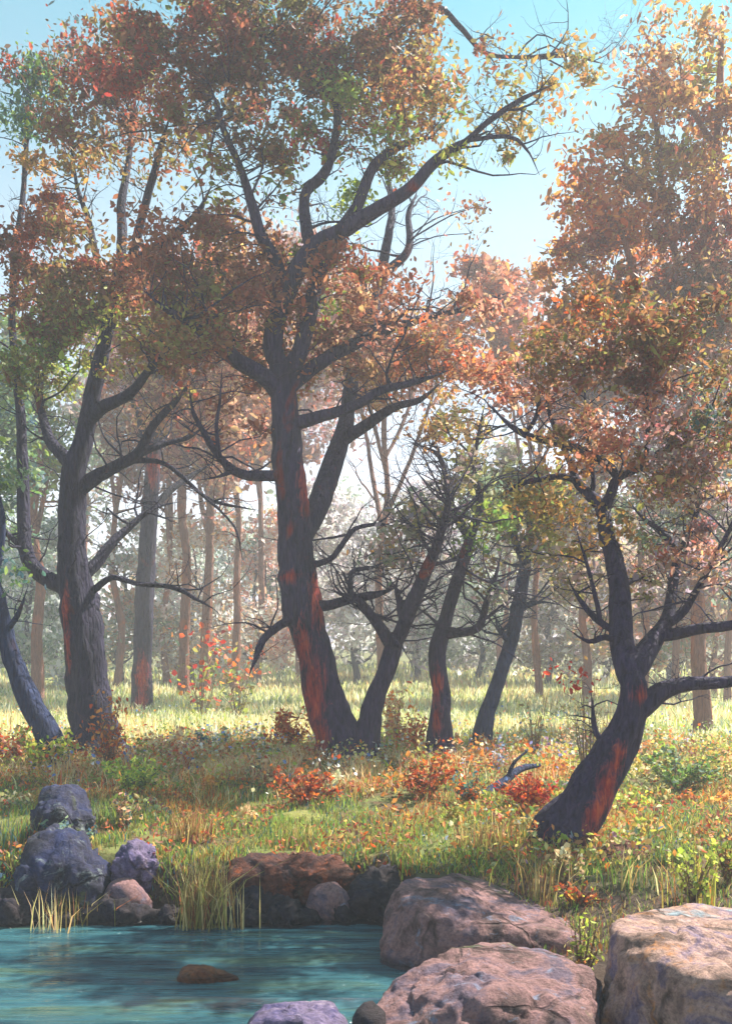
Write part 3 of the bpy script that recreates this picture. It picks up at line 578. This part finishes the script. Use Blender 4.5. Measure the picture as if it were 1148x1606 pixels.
slim(920, 1085, 31, [(0, 800, 60, 60, .7), (-30, 860, 50, 50, .6), (20, 720, 60, 50, .8), (0, 930, 40, 40, .4)], 'olive,gold,mauve', 'low olive hazy tree behind the left stem of the leaning tree', 45, 9)
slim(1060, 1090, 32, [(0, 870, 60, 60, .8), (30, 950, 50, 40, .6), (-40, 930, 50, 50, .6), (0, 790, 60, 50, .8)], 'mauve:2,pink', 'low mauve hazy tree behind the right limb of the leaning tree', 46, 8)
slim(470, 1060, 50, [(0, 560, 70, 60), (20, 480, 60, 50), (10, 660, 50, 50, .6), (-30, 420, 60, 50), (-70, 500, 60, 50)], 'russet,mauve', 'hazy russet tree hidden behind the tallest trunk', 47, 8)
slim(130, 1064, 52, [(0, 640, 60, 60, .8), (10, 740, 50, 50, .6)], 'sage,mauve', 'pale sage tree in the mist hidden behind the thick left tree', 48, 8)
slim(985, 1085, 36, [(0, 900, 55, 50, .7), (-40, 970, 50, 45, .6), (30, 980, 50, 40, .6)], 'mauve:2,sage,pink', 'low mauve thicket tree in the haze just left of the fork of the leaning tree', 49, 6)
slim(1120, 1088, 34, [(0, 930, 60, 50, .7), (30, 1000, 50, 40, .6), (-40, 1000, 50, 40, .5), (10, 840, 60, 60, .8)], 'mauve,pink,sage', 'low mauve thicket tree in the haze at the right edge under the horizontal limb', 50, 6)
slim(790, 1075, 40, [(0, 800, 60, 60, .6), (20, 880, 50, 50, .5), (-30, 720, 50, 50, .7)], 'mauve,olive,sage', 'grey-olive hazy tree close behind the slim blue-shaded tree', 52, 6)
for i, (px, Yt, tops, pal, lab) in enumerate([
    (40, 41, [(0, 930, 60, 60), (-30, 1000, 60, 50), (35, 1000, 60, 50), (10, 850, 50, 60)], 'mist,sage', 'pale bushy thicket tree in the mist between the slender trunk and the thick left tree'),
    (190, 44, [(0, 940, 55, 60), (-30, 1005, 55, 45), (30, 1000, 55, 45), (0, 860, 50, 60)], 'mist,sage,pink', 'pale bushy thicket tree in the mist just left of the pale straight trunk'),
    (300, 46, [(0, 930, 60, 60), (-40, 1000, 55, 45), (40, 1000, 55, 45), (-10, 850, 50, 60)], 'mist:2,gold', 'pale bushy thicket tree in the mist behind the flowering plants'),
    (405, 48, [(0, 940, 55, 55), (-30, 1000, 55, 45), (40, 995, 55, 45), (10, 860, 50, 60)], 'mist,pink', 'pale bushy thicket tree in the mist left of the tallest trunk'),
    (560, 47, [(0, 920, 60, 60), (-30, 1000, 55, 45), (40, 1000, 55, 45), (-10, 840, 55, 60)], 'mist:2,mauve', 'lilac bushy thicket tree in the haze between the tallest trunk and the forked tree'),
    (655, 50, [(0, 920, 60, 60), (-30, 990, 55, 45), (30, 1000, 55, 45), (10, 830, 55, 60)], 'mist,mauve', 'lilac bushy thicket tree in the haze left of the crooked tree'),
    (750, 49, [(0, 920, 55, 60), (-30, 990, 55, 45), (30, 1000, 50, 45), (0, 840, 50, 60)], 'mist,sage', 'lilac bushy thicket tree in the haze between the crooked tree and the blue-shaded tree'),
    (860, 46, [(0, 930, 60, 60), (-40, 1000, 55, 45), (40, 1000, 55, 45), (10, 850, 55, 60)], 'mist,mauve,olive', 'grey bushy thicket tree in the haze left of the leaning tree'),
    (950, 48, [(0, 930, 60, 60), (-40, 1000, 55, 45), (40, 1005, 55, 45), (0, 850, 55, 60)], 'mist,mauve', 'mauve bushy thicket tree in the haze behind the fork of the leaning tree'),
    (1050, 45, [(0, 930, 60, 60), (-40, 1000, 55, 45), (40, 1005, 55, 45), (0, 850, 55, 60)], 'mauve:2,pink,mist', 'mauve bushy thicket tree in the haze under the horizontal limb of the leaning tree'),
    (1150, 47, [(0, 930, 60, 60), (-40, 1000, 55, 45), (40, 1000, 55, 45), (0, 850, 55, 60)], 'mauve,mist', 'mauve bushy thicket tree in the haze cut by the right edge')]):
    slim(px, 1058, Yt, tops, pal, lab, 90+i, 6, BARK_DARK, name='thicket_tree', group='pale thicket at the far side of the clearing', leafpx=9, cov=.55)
# the wooded hill that closes the valley
hx = np.linspace(-190, 190, 240); hy = np.linspace(112, 240, 60); HX, HYY = np.meshgrid(hx, hy)
HZ = 5+sstep(112, 165, HYY)*(19+6*np.sin(HX*.045+.4)+4*np.sin(HX*.11+2))*(1-.0*HX)
for i in range(HZ.shape[0]):
    for j in range(HZ.shape[1]): HZ[i, j] += 1.6*mn.fractal(Vector((HX[i, j]*.16, HYY[i, j]*.16, 3)), .8, 2, 4)
nx, ny = len(hx), len(hy); ii = (np.arange(ny-1)[:, None]*nx+np.arange(nx-1)[None]).ravel()
me = npmesh('hill', np.stack([HX, HYY, HZ], -1).reshape(-1, 3), [np.stack([ii, ii+1, ii+nx+1, ii+nx], 1)])
hm, nt, b = mat('hill_scrub'); nt.links.new(ramp(nt, noise(nt, coords(nt), .12, 6), [(.35, lin((150, 150, 166))), (.65, lin((182, 166, 184)))]).outputs[0], b.inputs['Base Color']); b.inputs['Roughness'].default_value = 1  # distance haze painted into the hill colour as pale lavender
tag(link('hill', me, hm), None, None, kind='structure')
k = rng.integers(0, HX.size, 26000); k = k[HYY.ravel()[k] < 185]; fp = np.stack([HX.ravel()[k], HYY.ravel()[k], HZ.ravel()[k]], 1)+rng.normal(size=(len(k), 3))*[1.1, 1.4, .9]
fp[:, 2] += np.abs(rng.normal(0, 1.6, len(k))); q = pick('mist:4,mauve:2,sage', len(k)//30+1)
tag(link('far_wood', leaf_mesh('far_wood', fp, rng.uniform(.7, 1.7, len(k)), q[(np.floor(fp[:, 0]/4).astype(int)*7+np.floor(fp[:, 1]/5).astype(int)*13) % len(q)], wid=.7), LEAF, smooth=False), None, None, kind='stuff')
# the far wood
far = [(505, 760, 'mist,mauve', 'far blue-grey tree low behind the right edge of the tallest trunk'), (560, 770, 'mist,sage', 'far sage tree in the haze under the right fork of the tallest tree'), (610, 800, 'mist,mauve', 'far lilac tree in the haze below the bright gap'),
       (655, 790, 'mist,mauve', 'far grey tree in the haze right of the bright gap'), (705, 800, 'mist,sage', 'far sage tree in the haze behind the crooked tree'), (770, 790, 'mist,mauve', 'far lilac tree in the haze left of the slim blue-shaded tree'),
       (840, 830, 'mist,mauve', 'far grey-green tree in the haze right of the slim blue-shaded tree'), (440, 800, 'mist,sage', 'far pale tree in the haze left of the tallest trunk'), (345, 820, 'mist,sage', 'far pale tree in the haze behind the ochre trunk'),
       (270, 830, 'mist,sage', 'far pale green tree in the haze behind the thin warm trunk'), (90, 830, 'mist,sage', 'far pale green tree in the haze left of the thick left tree'), (20, 800, 'sage,green', 'far green tree in the haze at the left edge'),
       (970, 800, 'mist,mauve', 'far mauve tree in the haze behind the leaning tree stem'), (1090, 790, 'mist,sage', 'far grey-green tree in the haze at the right edge')]
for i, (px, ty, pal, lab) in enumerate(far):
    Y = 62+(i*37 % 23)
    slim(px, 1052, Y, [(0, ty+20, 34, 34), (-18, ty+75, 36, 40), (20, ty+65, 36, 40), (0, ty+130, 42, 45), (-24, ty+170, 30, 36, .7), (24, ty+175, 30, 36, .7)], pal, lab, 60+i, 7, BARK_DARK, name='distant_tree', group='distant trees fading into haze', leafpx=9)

# ------------------------------------------------------------------ rocks
rock('boulder', 'broad pink-topped boulder with a dark steep left face at the water edge', [(588, 1495, 7.75), (600, 1408, 8.0), (634, 1364, 8.4), (700, 1362, 8.8), (800, 1392, 9.0), (905, 1436, 8.8), (660, 1420, 7.7), (790, 1452, 7.5), (915, 1466, 7.6), (640, 1490, 7.5), (925, 1490, 7.5)], ROCK_PINK, 18, .042, 6, 1)
rock('boulder', 'large rounded boulder at the bottom middle with bluish lichen patches', [(545, 1606, 5.9), (596, 1532, 6.2), (650, 1496, 6.5), (770, 1475, 6.8), (885, 1478, 6.75), (940, 1510, 6.35), (680, 1550, 5.75), (840, 1552, 5.6), (934, 1575, 5.6), (560, 1650, 5.45), (934, 1680, 5.3)], ROCK_PINK, 14, .05, 6, 2)
rock('boulder', 'sunlit buff boulder with orange staining in the bottom right corner', [(940, 1462, 6.4), (962, 1428, 6.9), (1060, 1418, 7.3), (1200, 1412, 7.4), (1330, 1440, 7.0), (985, 1472, 6.0), (1040, 1512, 5.65), (1150, 1552, 5.3), (1320, 1590, 5.1), (945, 1600, 6.0), (1000, 1680, 5.9), (1160, 1700, 5.55), (1320, 1700, 5.2)], ROCK_WARM, 18, .045, 6, 3)
rock('boulder', 'round pale-rimmed grey boulder topmost on the left bank', [(44, 1295, 10.3), (48, 1250, 10.6), (85, 1226, 10.9), (134, 1232, 10.9), (150, 1275, 10.6), (90, 1262, 10.1), (140, 1305, 10.2)], ROCK_GREY, 10, .11, 5, 4, zb=.3)
rock('boulder', 'blue-grey lichened boulder under the topmost one on the left bank', [(22, 1400, 9.2), (30, 1318, 9.6), (75, 1288, 9.9), (140, 1292, 9.9), (168, 1340, 9.6), (166, 1405, 9.2), (90, 1330, 9.2)], ROCK_GREY, 10, .11, 5, 5)
rock('rock', 'small lilac rock beside the blue-grey boulder on the left bank', [(174, 1350, 9.5), (190, 1318, 9.7), (226, 1310, 9.8), (256, 1350, 9.6), (205, 1342, 9.4)], ROCK_LILAC, 12, .12, 5, 6, zb=.1)
rock('rock', 'smooth pinkish rock low on the left bank above the water', [(156, 1410, 9.25), (168, 1370, 9.4), (212, 1364, 9.5), (246, 1408, 9.3), (200, 1392, 9.15)], ROCK_PINK, 7, .05, 4, 7)
rock('rock', 'dark mossy rock at the waterline below the smooth pinkish rock', [(112, 1444, 9.1), (134, 1404, 9.25), (220, 1400, 9.25), (268, 1440, 9.1), (190, 1425, 8.95)], ROCK_DARK, 9, .13, 5, 8)
rock('rock', 'dark blue rock at the waterline in the left corner', [(-40, 1444, 9.1), (-20, 1386, 9.3), (40, 1380, 9.3), (84, 1436, 9.1), (20, 1420, 8.95)], ROCK_DARK, 9, .13, 5, 9)
rock('rock', 'long rust-coloured slab under the turf in the middle of the bank', [(346, 1378, 9.3), (366, 1338, 9.55), (450, 1332, 9.65), (548, 1342, 9.55), (568, 1378, 9.3), (450, 1370, 9.2)], ROCK_RUST, 12, .10, 5, 10, zb=.12)
rock('rock', 'dark mauve rock in the hollow below the rust-coloured slab', [(338, 1432, 9.2), (354, 1386, 9.35), (420, 1376, 9.4), (472, 1390, 9.35), (482, 1430, 9.15), (410, 1402, 9.1)], ROCK_DARK, 9, .12, 5, 11)
rock('rock', 'small pink rock in the bank just left of the broad pink-topped boulder', [(476, 1420, 9.15), (486, 1380, 9.3), (530, 1372, 9.35), (556, 1408, 9.15), (512, 1398, 9.05)], ROCK_PINK, 8, .06, 4, 12)
rock('rock', 'dark rock tucked between the bank and the back of the broad pink-topped boulder', [(540, 1440, 9.1), (556, 1358, 9.4), (610, 1340, 9.6), (665, 1350, 9.6), (640, 1425, 8.95), (580, 1392, 9.1)], ROCK_DARK, 9, .12, 5, 13)
rock('rock', 'low brown rock half sunk in the grass right of the leaning trunk', [(930, 1345, 9.6), (940, 1318, 9.8), (985, 1310, 10.0), (1036, 1326, 9.8), (1014, 1350, 9.5)], ROCK_RUST, 8, .06, 4, 14, zb=.2)
rock('stone', 'flat brown stone with an orange top lying alone in the water', [(276, 1534, 7.3), (284, 1513, 7.45), (322, 1509, 7.55), (352, 1520, 7.42), (380, 1533, 7.36), (320, 1520, 7.25)], ROCK_OCHRE, 14, .05, 5, 15, zb=-.15, cat='stone')
rock('stone', 'pale lilac stone breaking the water at the bottom edge', [(376, 1612, 6.1), (396, 1580, 6.4), (450, 1565, 6.55), (520, 1565, 6.55), (552, 1592, 6.3), (470, 1588, 6.0), (544, 1650, 5.9)], ROCK_LILAC, 12, .05, 5, 16, cat='stone')
rock('stone', 'small brown block against the front left foot of the bottom middle boulder', [(548, 1604, 5.75), (556, 1568, 5.85), (590, 1560, 5.9), (610, 1590, 5.7), (580, 1596, 5.6)], ROCK_DARK, 12, .06, 4, 17, cat='stone')
RS = random.Random(5)
for i in range(13):
    px = [268, 288, 312, 334, 372, 398, 430, 458, 492, 516, 100, 15, 540][i]; py = 1432+RS.uniform(-7, 4); Y = 9.1+RS.uniform(-.1, .08); w_ = RS.uniform(16, 38); h = RS.uniform(8, 26)
    rock('stone', 'small wet dark stone in the row along the foot of the bank', [(px-w_, py+6, Y), (px-w_*.7, py-h*.6, Y+.1), (px+w_*.4, py-h*.75, Y+.12), (px+w_, py+6, Y), (px, py-h*.4, Y-.12)], ROCK_DARK, 9, .2, 4, 30+i, cat='stone', group='small wet stones along the foot of the bank')

# ------------------------------------------------------------------ grass and fallen leaves
def blades(name, X, Yv, h, colr, wid=.012, lean=.35, parent=None, origin=None, z0=None):
    n = len(X); z = ground(X, Yv)-.03 if z0 is None else z0
    b0 = np.stack([X, Yv, z], 1); th = rng.uniform(0, 6.283, n); a = np.stack([np.cos(th), np.sin(th), np.zeros(n)], 1)
    ph = rng.uniform(0, 6.283, n); l = np.stack([np.cos(ph), np.sin(ph), np.zeros(n)], 1)*(np.abs(rng.normal(0, lean, n))*h)[:, None]
    up = np.zeros((n, 3)); up[:, 2] = h; wd = (wid*rng.uniform(.6, 1.4, n))[:, None] if np.isscalar(wid) else wid[:, None]
    V = np.stack([b0-a*wd, b0+a*wd, b0+up*.55+l*.35+a*wd*.75, b0+up*.55+l*.35-a*wd*.75, b0+up*(1-.25*np.abs(rng.normal(0, .5, (n, 1))))+l], 1).reshape(-1, 3)
    if origin is not None: V = V-origin
    i = np.arange(n)[:, None]*5
    me = npmesh(name, V, [i+[0, 1, 2, 3], i+[3, 2, 4]], np.repeat(colr, 5, 0))
    return link(name, me, GRASS, parent, smooth=False)
def field(n, y0, y1, margin=2.0, pw=1.0):
    u = rng.uniform(0, 1, n); Yv = 1/(1/y0+(1/y1-1/y0)*u) if pw == 1 else y0+(y1-y0)*u
    X = rng.uniform(-1, 1, n)*(.42*Yv+margin); k = Yv > shore(X)+.22; return X[k], Yv[k]
def patch(X, Yv, sc, off):
    return np.array([mn.noise(Vector((x*sc+off, y*sc*.7, off))) for x, y in zip(X, Yv)])
X, Yv = field(150000, 9.2, 21)
k = patch(X, Yv, 1.1, 33.)+rng.normal(0, .12, len(X)) > -.22; X, Yv = X[k], Yv[k]; a = patch(X, Yv, .7, 3.); c_ = pick('green:4,olive:3,teal,lime', len(X)); d_ = pick('olive:2,straw,orange', len(X))
colr = np.where((a+rng.normal(0, .15, len(X)) > .12)[:, None], d_, c_)
tag(blades('bank_grass', X, Yv, rng.uniform(.04, .155, len(X))*(1+.7*np.clip(patch(X, Yv, 1.9, 20.), -.6, 1)+.5*(a > .2)), colr, .007, .45), None, None, kind='stuff')
X, Yv = field(30000, 7.3, 10.6, 1.5); k = (X > .9); X, Yv = X[k], Yv[k]
tag(blades('shore_grass', X, Yv, rng.uniform(.04, .14, len(X)), pick('green:2,olive:3,straw,russet', len(X)), .005, .5), None, None, kind='stuff')
X, Yv = field(110000, 20.5, 75, 6)
tag(blades('meadow_grass', X, Yv, rng.uniform(.12, .4, len(X))*(1+Yv/70)*(1+.6*patch(X, Yv, .6, 70.)), np.where((patch(X, Yv, .35, 50.)+rng.normal(0, .12, len(X)) > .05)[:, None], pick('meadow:2,cream,straw', len(X)), pick('meadow:3,lime,sage', len(X))), .02*(Yv/20)*rng.uniform(.6, 1.3, len(X))), None, None, kind='stuff')
# pale dry grass and seed heads in front of the two thick trunks
X = rng.normal(-1.8, 2.0, 26000); Yv = rng.normal(16.2, 1.1, 26000)
k = patch(X, Yv, 1.3, 60.) > -.12; X, Yv = X[k], Yv[k]
tag(blades('dry_grass', X, Yv, rng.uniform(.12, .42, len(X)), pick('straw:2,cream:3,orange,pink', len(X)), .008, .5), None, None, kind='stuff')
X, Yv = field(16000, 9.5, 20); a = patch(X, Yv, .9, 9.); k = a > -.05; X, Yv = X[k], Yv[k]
fx = np.concatenate([rng.normal(-1.7, 2.6, 5200), rng.uniform(-12, 12, 6000)]); fy = np.concatenate([rng.normal(16.4, 1.6, 5200), rng.uniform(17, 29, 6000)]); fz = ground(fx, fy)+rng.uniform(.12, .5, 11200)
k = patch(fx, fy, 1.1, 40.)+rng.normal(0, .2, 11200) > .02; fp = np.stack([fx, fy, fz], 1)[k]; q = pick('cream:3,white:2,pink,orange:2,lime,blue', 800)
qi = (np.floor(fp[:, 0]*2.2).astype(int)*31+np.floor(fp[:, 1]*2.2).astype(int)*17+rng.integers(0, 3, len(fp))) % 800
tag(link('meadow_flowers', leaf_mesh('meadow_flowers', fp, rng.uniform(.03, .085, len(fp)), q[qi], wid=.8, up=(0, 0, 1)), LEAF, smooth=False), None, None, kind='stuff')
pos = np.stack([X, Yv, ground(X, Yv)+rng.uniform(.02, .16, len(X))], 1)
tag(link('fallen_leaves', leaf_mesh('fallen_leaves', pos, rng.uniform(.03, .085, len(X)), pick('orange,russet:3,gold,dark', len(X)), up=(0, 0, 2)), LEAF, smooth=False), None, None, kind='stuff')

cx_ = rng.uniform(-8, 8.5, 640); cy_ = np.where(rng.uniform(0, 1, 640) < .45, rng.uniform(11.2, 21, 640), rng.normal(16.6, 1.1, 640)); cs = rng.uniform(.10, .42, 640)*np.clip(cy_/15, .6, 1.2); hh = rng.uniform(.08, .42, 640)*np.where(cy_ > 14, 1.35, .55)
cp = pick('orange:3,lime:2,cream:2,green:2,olive:2,teal,blue,gold,russet', 640); wn = rng.integers(25, 120, 640); ci = np.repeat(np.arange(640), wn)
ux = cx_[ci]+rng.normal(0, 1, len(ci))*cs[ci]*.7; uy = cy_[ci]+rng.normal(0, 1, len(ci))*cs[ci]*.7
uz = ground(ux, uy)+hh[ci]*rng.uniform(.05, 1.1, len(ci))*np.exp(-((ux-cx_[ci])**2+(uy-cy_[ci])**2)/(cs[ci]**2))+.04
bx = np.array([P3(px, 1190, hit(px, 1190))[:2] for px in (150, 540, 575, 695, 755, 470, 230)]+[P3(884, 1318, hit(884, 1318))[:2]])
bi = rng.integers(0, len(bx), 9000); q = rng.normal(0, .55, (9000, 2))
ux = np.concatenate([ux, bx[bi, 0]+q[:, 0]*1.3]); uy = np.concatenate([uy, bx[bi, 1]-.1+q[:, 1]]); uz = np.concatenate([uz, ground(bx[bi, 0]+q[:, 0]*1.3, bx[bi, 1]-.1+q[:, 1])+.05+np.abs(rng.normal(0, .13, 9000))*np.exp(-(q**2).sum(1))])
ci = np.concatenate([ci, rng.integers(0, 640, 9000)])
k = uy > shore(ux)+.6
tag(link('undergrowth', leaf_mesh('undergrowth', np.stack([ux, uy, uz], 1)[k], rng.uniform(.03, .10, len(ci))[k], np.clip(cp[ci]*.6+.4*pick('orange,lime,green,olive,cream', len(ci)), 0, .9)[k], wid=.6), LEAF, smooth=False), None, None, kind='stuff')

# ------------------------------------------------------------------ shrubs, flowers, reeds
STEM, nt, b = mat('woody_stem'); nt.links.new(ramp(nt, noise(nt, coords(nt), 30), [(.3, lin((70, 52, 40))), (.7, lin((126, 96, 64)))]).outputs[0], b.inputs['Base Color']); b.inputs['Roughness'].default_value = .8
def shrub(name, label, px, py, wpx, hpx, pal, n_, cat='shrub', leafpx=9, seed=1, Y=None, stems=7, group=None, flower=None, nf=0, spread=1.):
    n = int(n_*(2.4 if leafpx < 10 else 1.3)); stems += 8
    R = random.Random(seed); Y = Y or hit(px, py); s = Y/F; b = P3(px, py, Y); b[2] = float(ground(b[0], b[1]))
    rt = root(name, b, label, cat, group); T = Tubes(); pos = []; tips = []
    for _ in range(stems):
        th = R.uniform(0, 6.283); e = np.array([math.cos(th)*wpx*.5*s*R.uniform(.2, 1.25), math.sin(th)*wpx*.5*s*R.uniform(.2, 1.25), hpx*s*R.uniform(.35, 1.15)])
        m = e*.5+np.array([R.uniform(-.1, .1), R.uniform(-.1, .1), .15])*hpx*s*.5
        ln = smooth_line([[0, 0, -.05, .011], [*m, .008], [*e, .003]], hpx*s/8); T.add(ln, 5); tips.append(e)
        for __ in range(3):
            i = R.randrange(len(ln)//3, len(ln)); sub_twig(T, ln[i], R, hpx*s*.3, 1)
        k = max(2, n//stems); t = rng.uniform(.25, 1.05, k)[:, None]
        pos.append((1-t)**2*0+2*t*(1-t)*m+t*t*e+rng.normal(size=(k, 3))*hpx*s*.075*spread)
    T.build('stems', STEM, rt, (0, 0, 0)); pos = np.concatenate(pos); pos[:, 2] = np.maximum(pos[:, 2], .02)
    link('foliage', leaf_mesh('foliage', pos, leafpx*s*rng.uniform(.6, 1.3, len(pos)), pick(pal, len(pos))), LEAF, rt, smooth=False)
    if flower:
        f = np.concatenate([t+rng.normal(size=(nf, 3))*hpx*s*.09 for t in tips]); 
        for q in range(1):
            link('blossom', leaf_mesh('blossom', f, 9*s*rng.uniform(.7, 1.3, len(f)), pick(flower, len(f)), wid=.9), LEAF, rt, smooth=False)
    return rt
shrub('shrub', 'orange autumn shrub just left of the foot of the tallest trunk', 452, 1190, 60, 75, 'orange:3,gold,russet', 260, seed=1)
shrub('shrub', 'low rusty orange shrub in front of the tallest trunk', 478, 1262, 90, 55, 'orange:2,russet:2', 300, seed=2)
shrub('shrub', 'pale peach shrub right of the foot of the forked tree', 618, 1180, 55, 90, 'cream:2,orange,pink,gold', 260, seed=3)
shrub('shrub', 'bright orange sprig between the forked tree and the crooked tree', 645, 1190, 45, 60, 'orange:3,gold', 120, seed=4)
shrub('shrub', 'orange and brown shrub in front of the crooked tree', 672, 1250, 100, 60, 'orange:2,russet,olive', 320, seed=5)
shrub('shrub', 'wide rust-red shrub between the slim blue-shaded tree and the leaning trunk', 830, 1268, 110, 50, 'orange:2,russet,red', 360, seed=6)
shrub('shrub', 'yellow-green shrub in front of the slender blue-grey trunk', 60, 1215, 100, 70, 'lime:3,green,gold', 380, seed=7)
shrub('shrub', 'orange-leaved climbing shrub against the thick left trunk', 172, 1215, 70, 120, 'orange:2,russet,gold', 150, seed=8)
shrub('shrub', 'lime green shrub at the foot of the thick left trunk', 212, 1250, 90, 55, 'lime:2,green:2', 330, seed=9)
shrub('shrub', 'dusky blue-green low shrub in the dry grass between the thick trunks', 350, 1180, 110, 32, 'teal:3,sage', 260, seed=10)
shrub('shrub', 'peach and cream shrub in the dry grass right of the thick left trunk', 270, 1210, 90, 60, 'cream:2,pink,orange', 330, seed=11)
shrub('shrub', 'russet shrub glowing at the left edge of the meadow', 12, 1205, 60, 55, 'orange,russet,pink', 180, seed=12)
shrub('flowering_plant', 'tall flowering plant with red heads in the meadow between the thick trunks', 316, 1140, 60, 130, 'lime,olive,sage', 90, 'flower', seed=13, flower='red,orange', nf=5, leafpx=11)
shrub('flowering_plant', 'tall pale plant with orange heads in the meadow left of the tallest trunk', 372, 1135, 60, 105, 'lime,sage,olive', 100, 'flower', seed=14, flower='orange,pink', nf=5, leafpx=11)
shrub('sapling', 'bare spindly sapling in the meadow between the blue-shaded tree and the leaning tree', 838, 1190, 40, 90, 'sage,olive', 24, 'sapling', seed=15, stems=4)
shrub('sapling', 'spindly leafless sapling against the left side of the leaning trunk', 920, 1240, 60, 170, 'mauve,olive', 40, 'sapling', seed=16, stems=5)
shrub('shrub', 'small dark shrub by the blue fallen branch', 742, 1262, 60, 45, 'teal,olive,orange', 160, seed=17)
shrub('shrub', 'green bush in the sunny meadow right of the leaning trunk', 1060, 1240, 150, 60, 'green:2,sage,olive', 420, seed=18)
shrub('shrub', 'yellow-leaved plant growing in the cleft between the two front boulders', 912, 1500, 60, 95, 'lime:3,gold', 110, seed=19, Y=7.0, leafpx=10)
shrub('flowering_plant', 'yellow-flowered plant in the grass above the buff boulder', 1085, 1420, 60, 70, 'green,olive', 60, 'flower', seed=20, flower='lime', nf=7, leafpx=10)
shrub('flowering_plant', 'yellow-flowered plant at the right edge above the buff boulder', 1140, 1385, 40, 60, 'green,olive', 50, 'flower', seed=21, flower='lime,gold', nf=6, leafpx=10)
shrub('flowering_plant', 'white-flowered plant in the grass at the foot of the leaning trunk', 880, 1395, 50, 55, 'olive,green', 40, 'flower', seed=22, flower='cream', nf=4, leafpx=9)
shrub('shrub', 'orange leafy plant on the turf above the broad pink-topped boulder', 905, 1420, 80, 30, 'orange:2,russet,lime', 120, seed=23, leafpx=11)
shrub('shrub', 'grey-green lichen-like plant hanging over the blue-grey boulder', 120, 1330, 90, 40, 'sage,teal', 160, seed=24, leafpx=9)
shrub('shrub', 'dark green overhanging plant at the waterline in the left corner', 40, 1405, 110, 50, 'teal,green,olive', 260, seed=25, leafpx=11)
shrub('shrub', 'dark plant with pink tips beside the topmost left boulder', 195, 1300, 60, 45, 'teal,olive,pink', 160, seed=26, leafpx=10)

def reed_tuft(label, px, py, n, wpx, hpx, pal, seed, name='reed_tuft', Y=None, wid=.006, lean=.35):
    Y = Y or hit(px, py); s = Y/F; b = P3(px, py, Y); b[2] = max(-.02, float(ground(b[0], b[1])))
    q = rng.normal(size=(n, 2))*wpx*s*.28; X = b[0]+q[:, 0]; Yv = b[1]+q[:, 1]*.6
    o = blades(name, X, Yv, hpx*s*rng.uniform(.5, 1.05, n), pick(pal, n), wid, lean, None, b, np.full(n, b[2]-.04)); o.location = b
    return tag(o, label, 'reeds')
reed_tuft('big tuft of tan reeds growing from the bank at the water edge', 318, 1436, 300, 66, 140, 'straw:2,olive:3,russet', 1, Y=8.98)
reed_tuft('thin pale reeds leaning before the dark mauve rock', 372, 1432, 24, 40, 110, 'cream,straw', 2, Y=8.9, lean=.2)
reed_tuft('sparse pale stalks in front of the dark blue rock in the left corner', 78, 1430, 30, 70, 85, 'cream,straw', 3, Y=8.88, lean=.3)
reed_tuft('tall pale grass stalks at the foot of the leaning trunk', 850, 1392, 70, 90, 105, 'straw,russet,olive', 4, Y=8.7, lean=.4)
reed_tuft('yellow upright stalks above the buff boulder', 1090, 1405, 50, 70, 115, 'straw,lime,gold', 5, Y=8.2, lean=.2)
reed_tuft('fine green stalks between the leaning trunk and the yellow stalks', 985, 1390, 70, 90, 90, 'olive,straw,green', 6, Y=8.6)
reed_tuft('brown grass tuft on the turf above the big tan reeds', 296, 1322, 160, 60, 75, 'olive,russet,straw', 7)
reed_tuft('brown grass tuft on the turf above the rust-coloured slab', 462, 1325, 120, 90, 55, 'olive,straw,green', 8)
reed_tuft('dry brown grass tuft left of the leaning trunk', 775, 1330, 140, 110, 75, 'russet,straw,olive', 9)

reed_tuft('rough grey-green grass tuft growing against the right of the topmost left boulder', 165, 1300, 150, 60, 60, 'olive,sage,green', 11)
reed_tuft('rough green grass tuft at the left edge beside the blue-grey boulder', 16, 1330, 200, 60, 70, 'green,olive,teal', 12)
reed_tuft('straggling brown tuft hanging before the blue-grey boulder', 120, 1398, 60, 90, 70, 'olive,straw,russet', 13, Y=9.15, lean=.6)
reed_tuft('green tuft in front of the small lilac rock', 215, 1372, 90, 50, 50, 'green,olive,lime', 14, Y=9.45)
# fallen branch
b = P3(800, 1232, hit(800, 1232)); Yb = b[1]-.8; rt = root('fallen_branch', b, 'forked bluish fallen branch lying in front of the slim blue-shaded tree', 'branch'); s = Yb/F
t = Tubes(); T0 = [[*(P3(x, y, Yb+d)), r*s] for x, y, d, r in [(742, 1256, -.5, 8), (768, 1240, -.25, 8), (792, 1224, 0, 7), (816, 1206, .3, 6), (846, 1200, .6, 3)]]; ln = smooth_line(T0, .05); t.add(ln, 8, .12); t.build('stem', BARK_BLUE, rt, b)
t = Tubes(); t.add(smooth_line([[*ln[len(ln)//2, :3], 4*s], [*P3(806, 1196, Yb+.1), 3*s], [*P3(826, 1178, Yb+.2), 1.5*s]], .05), 7, .1); t.build('twig', BARK_BLUE, rt, b)
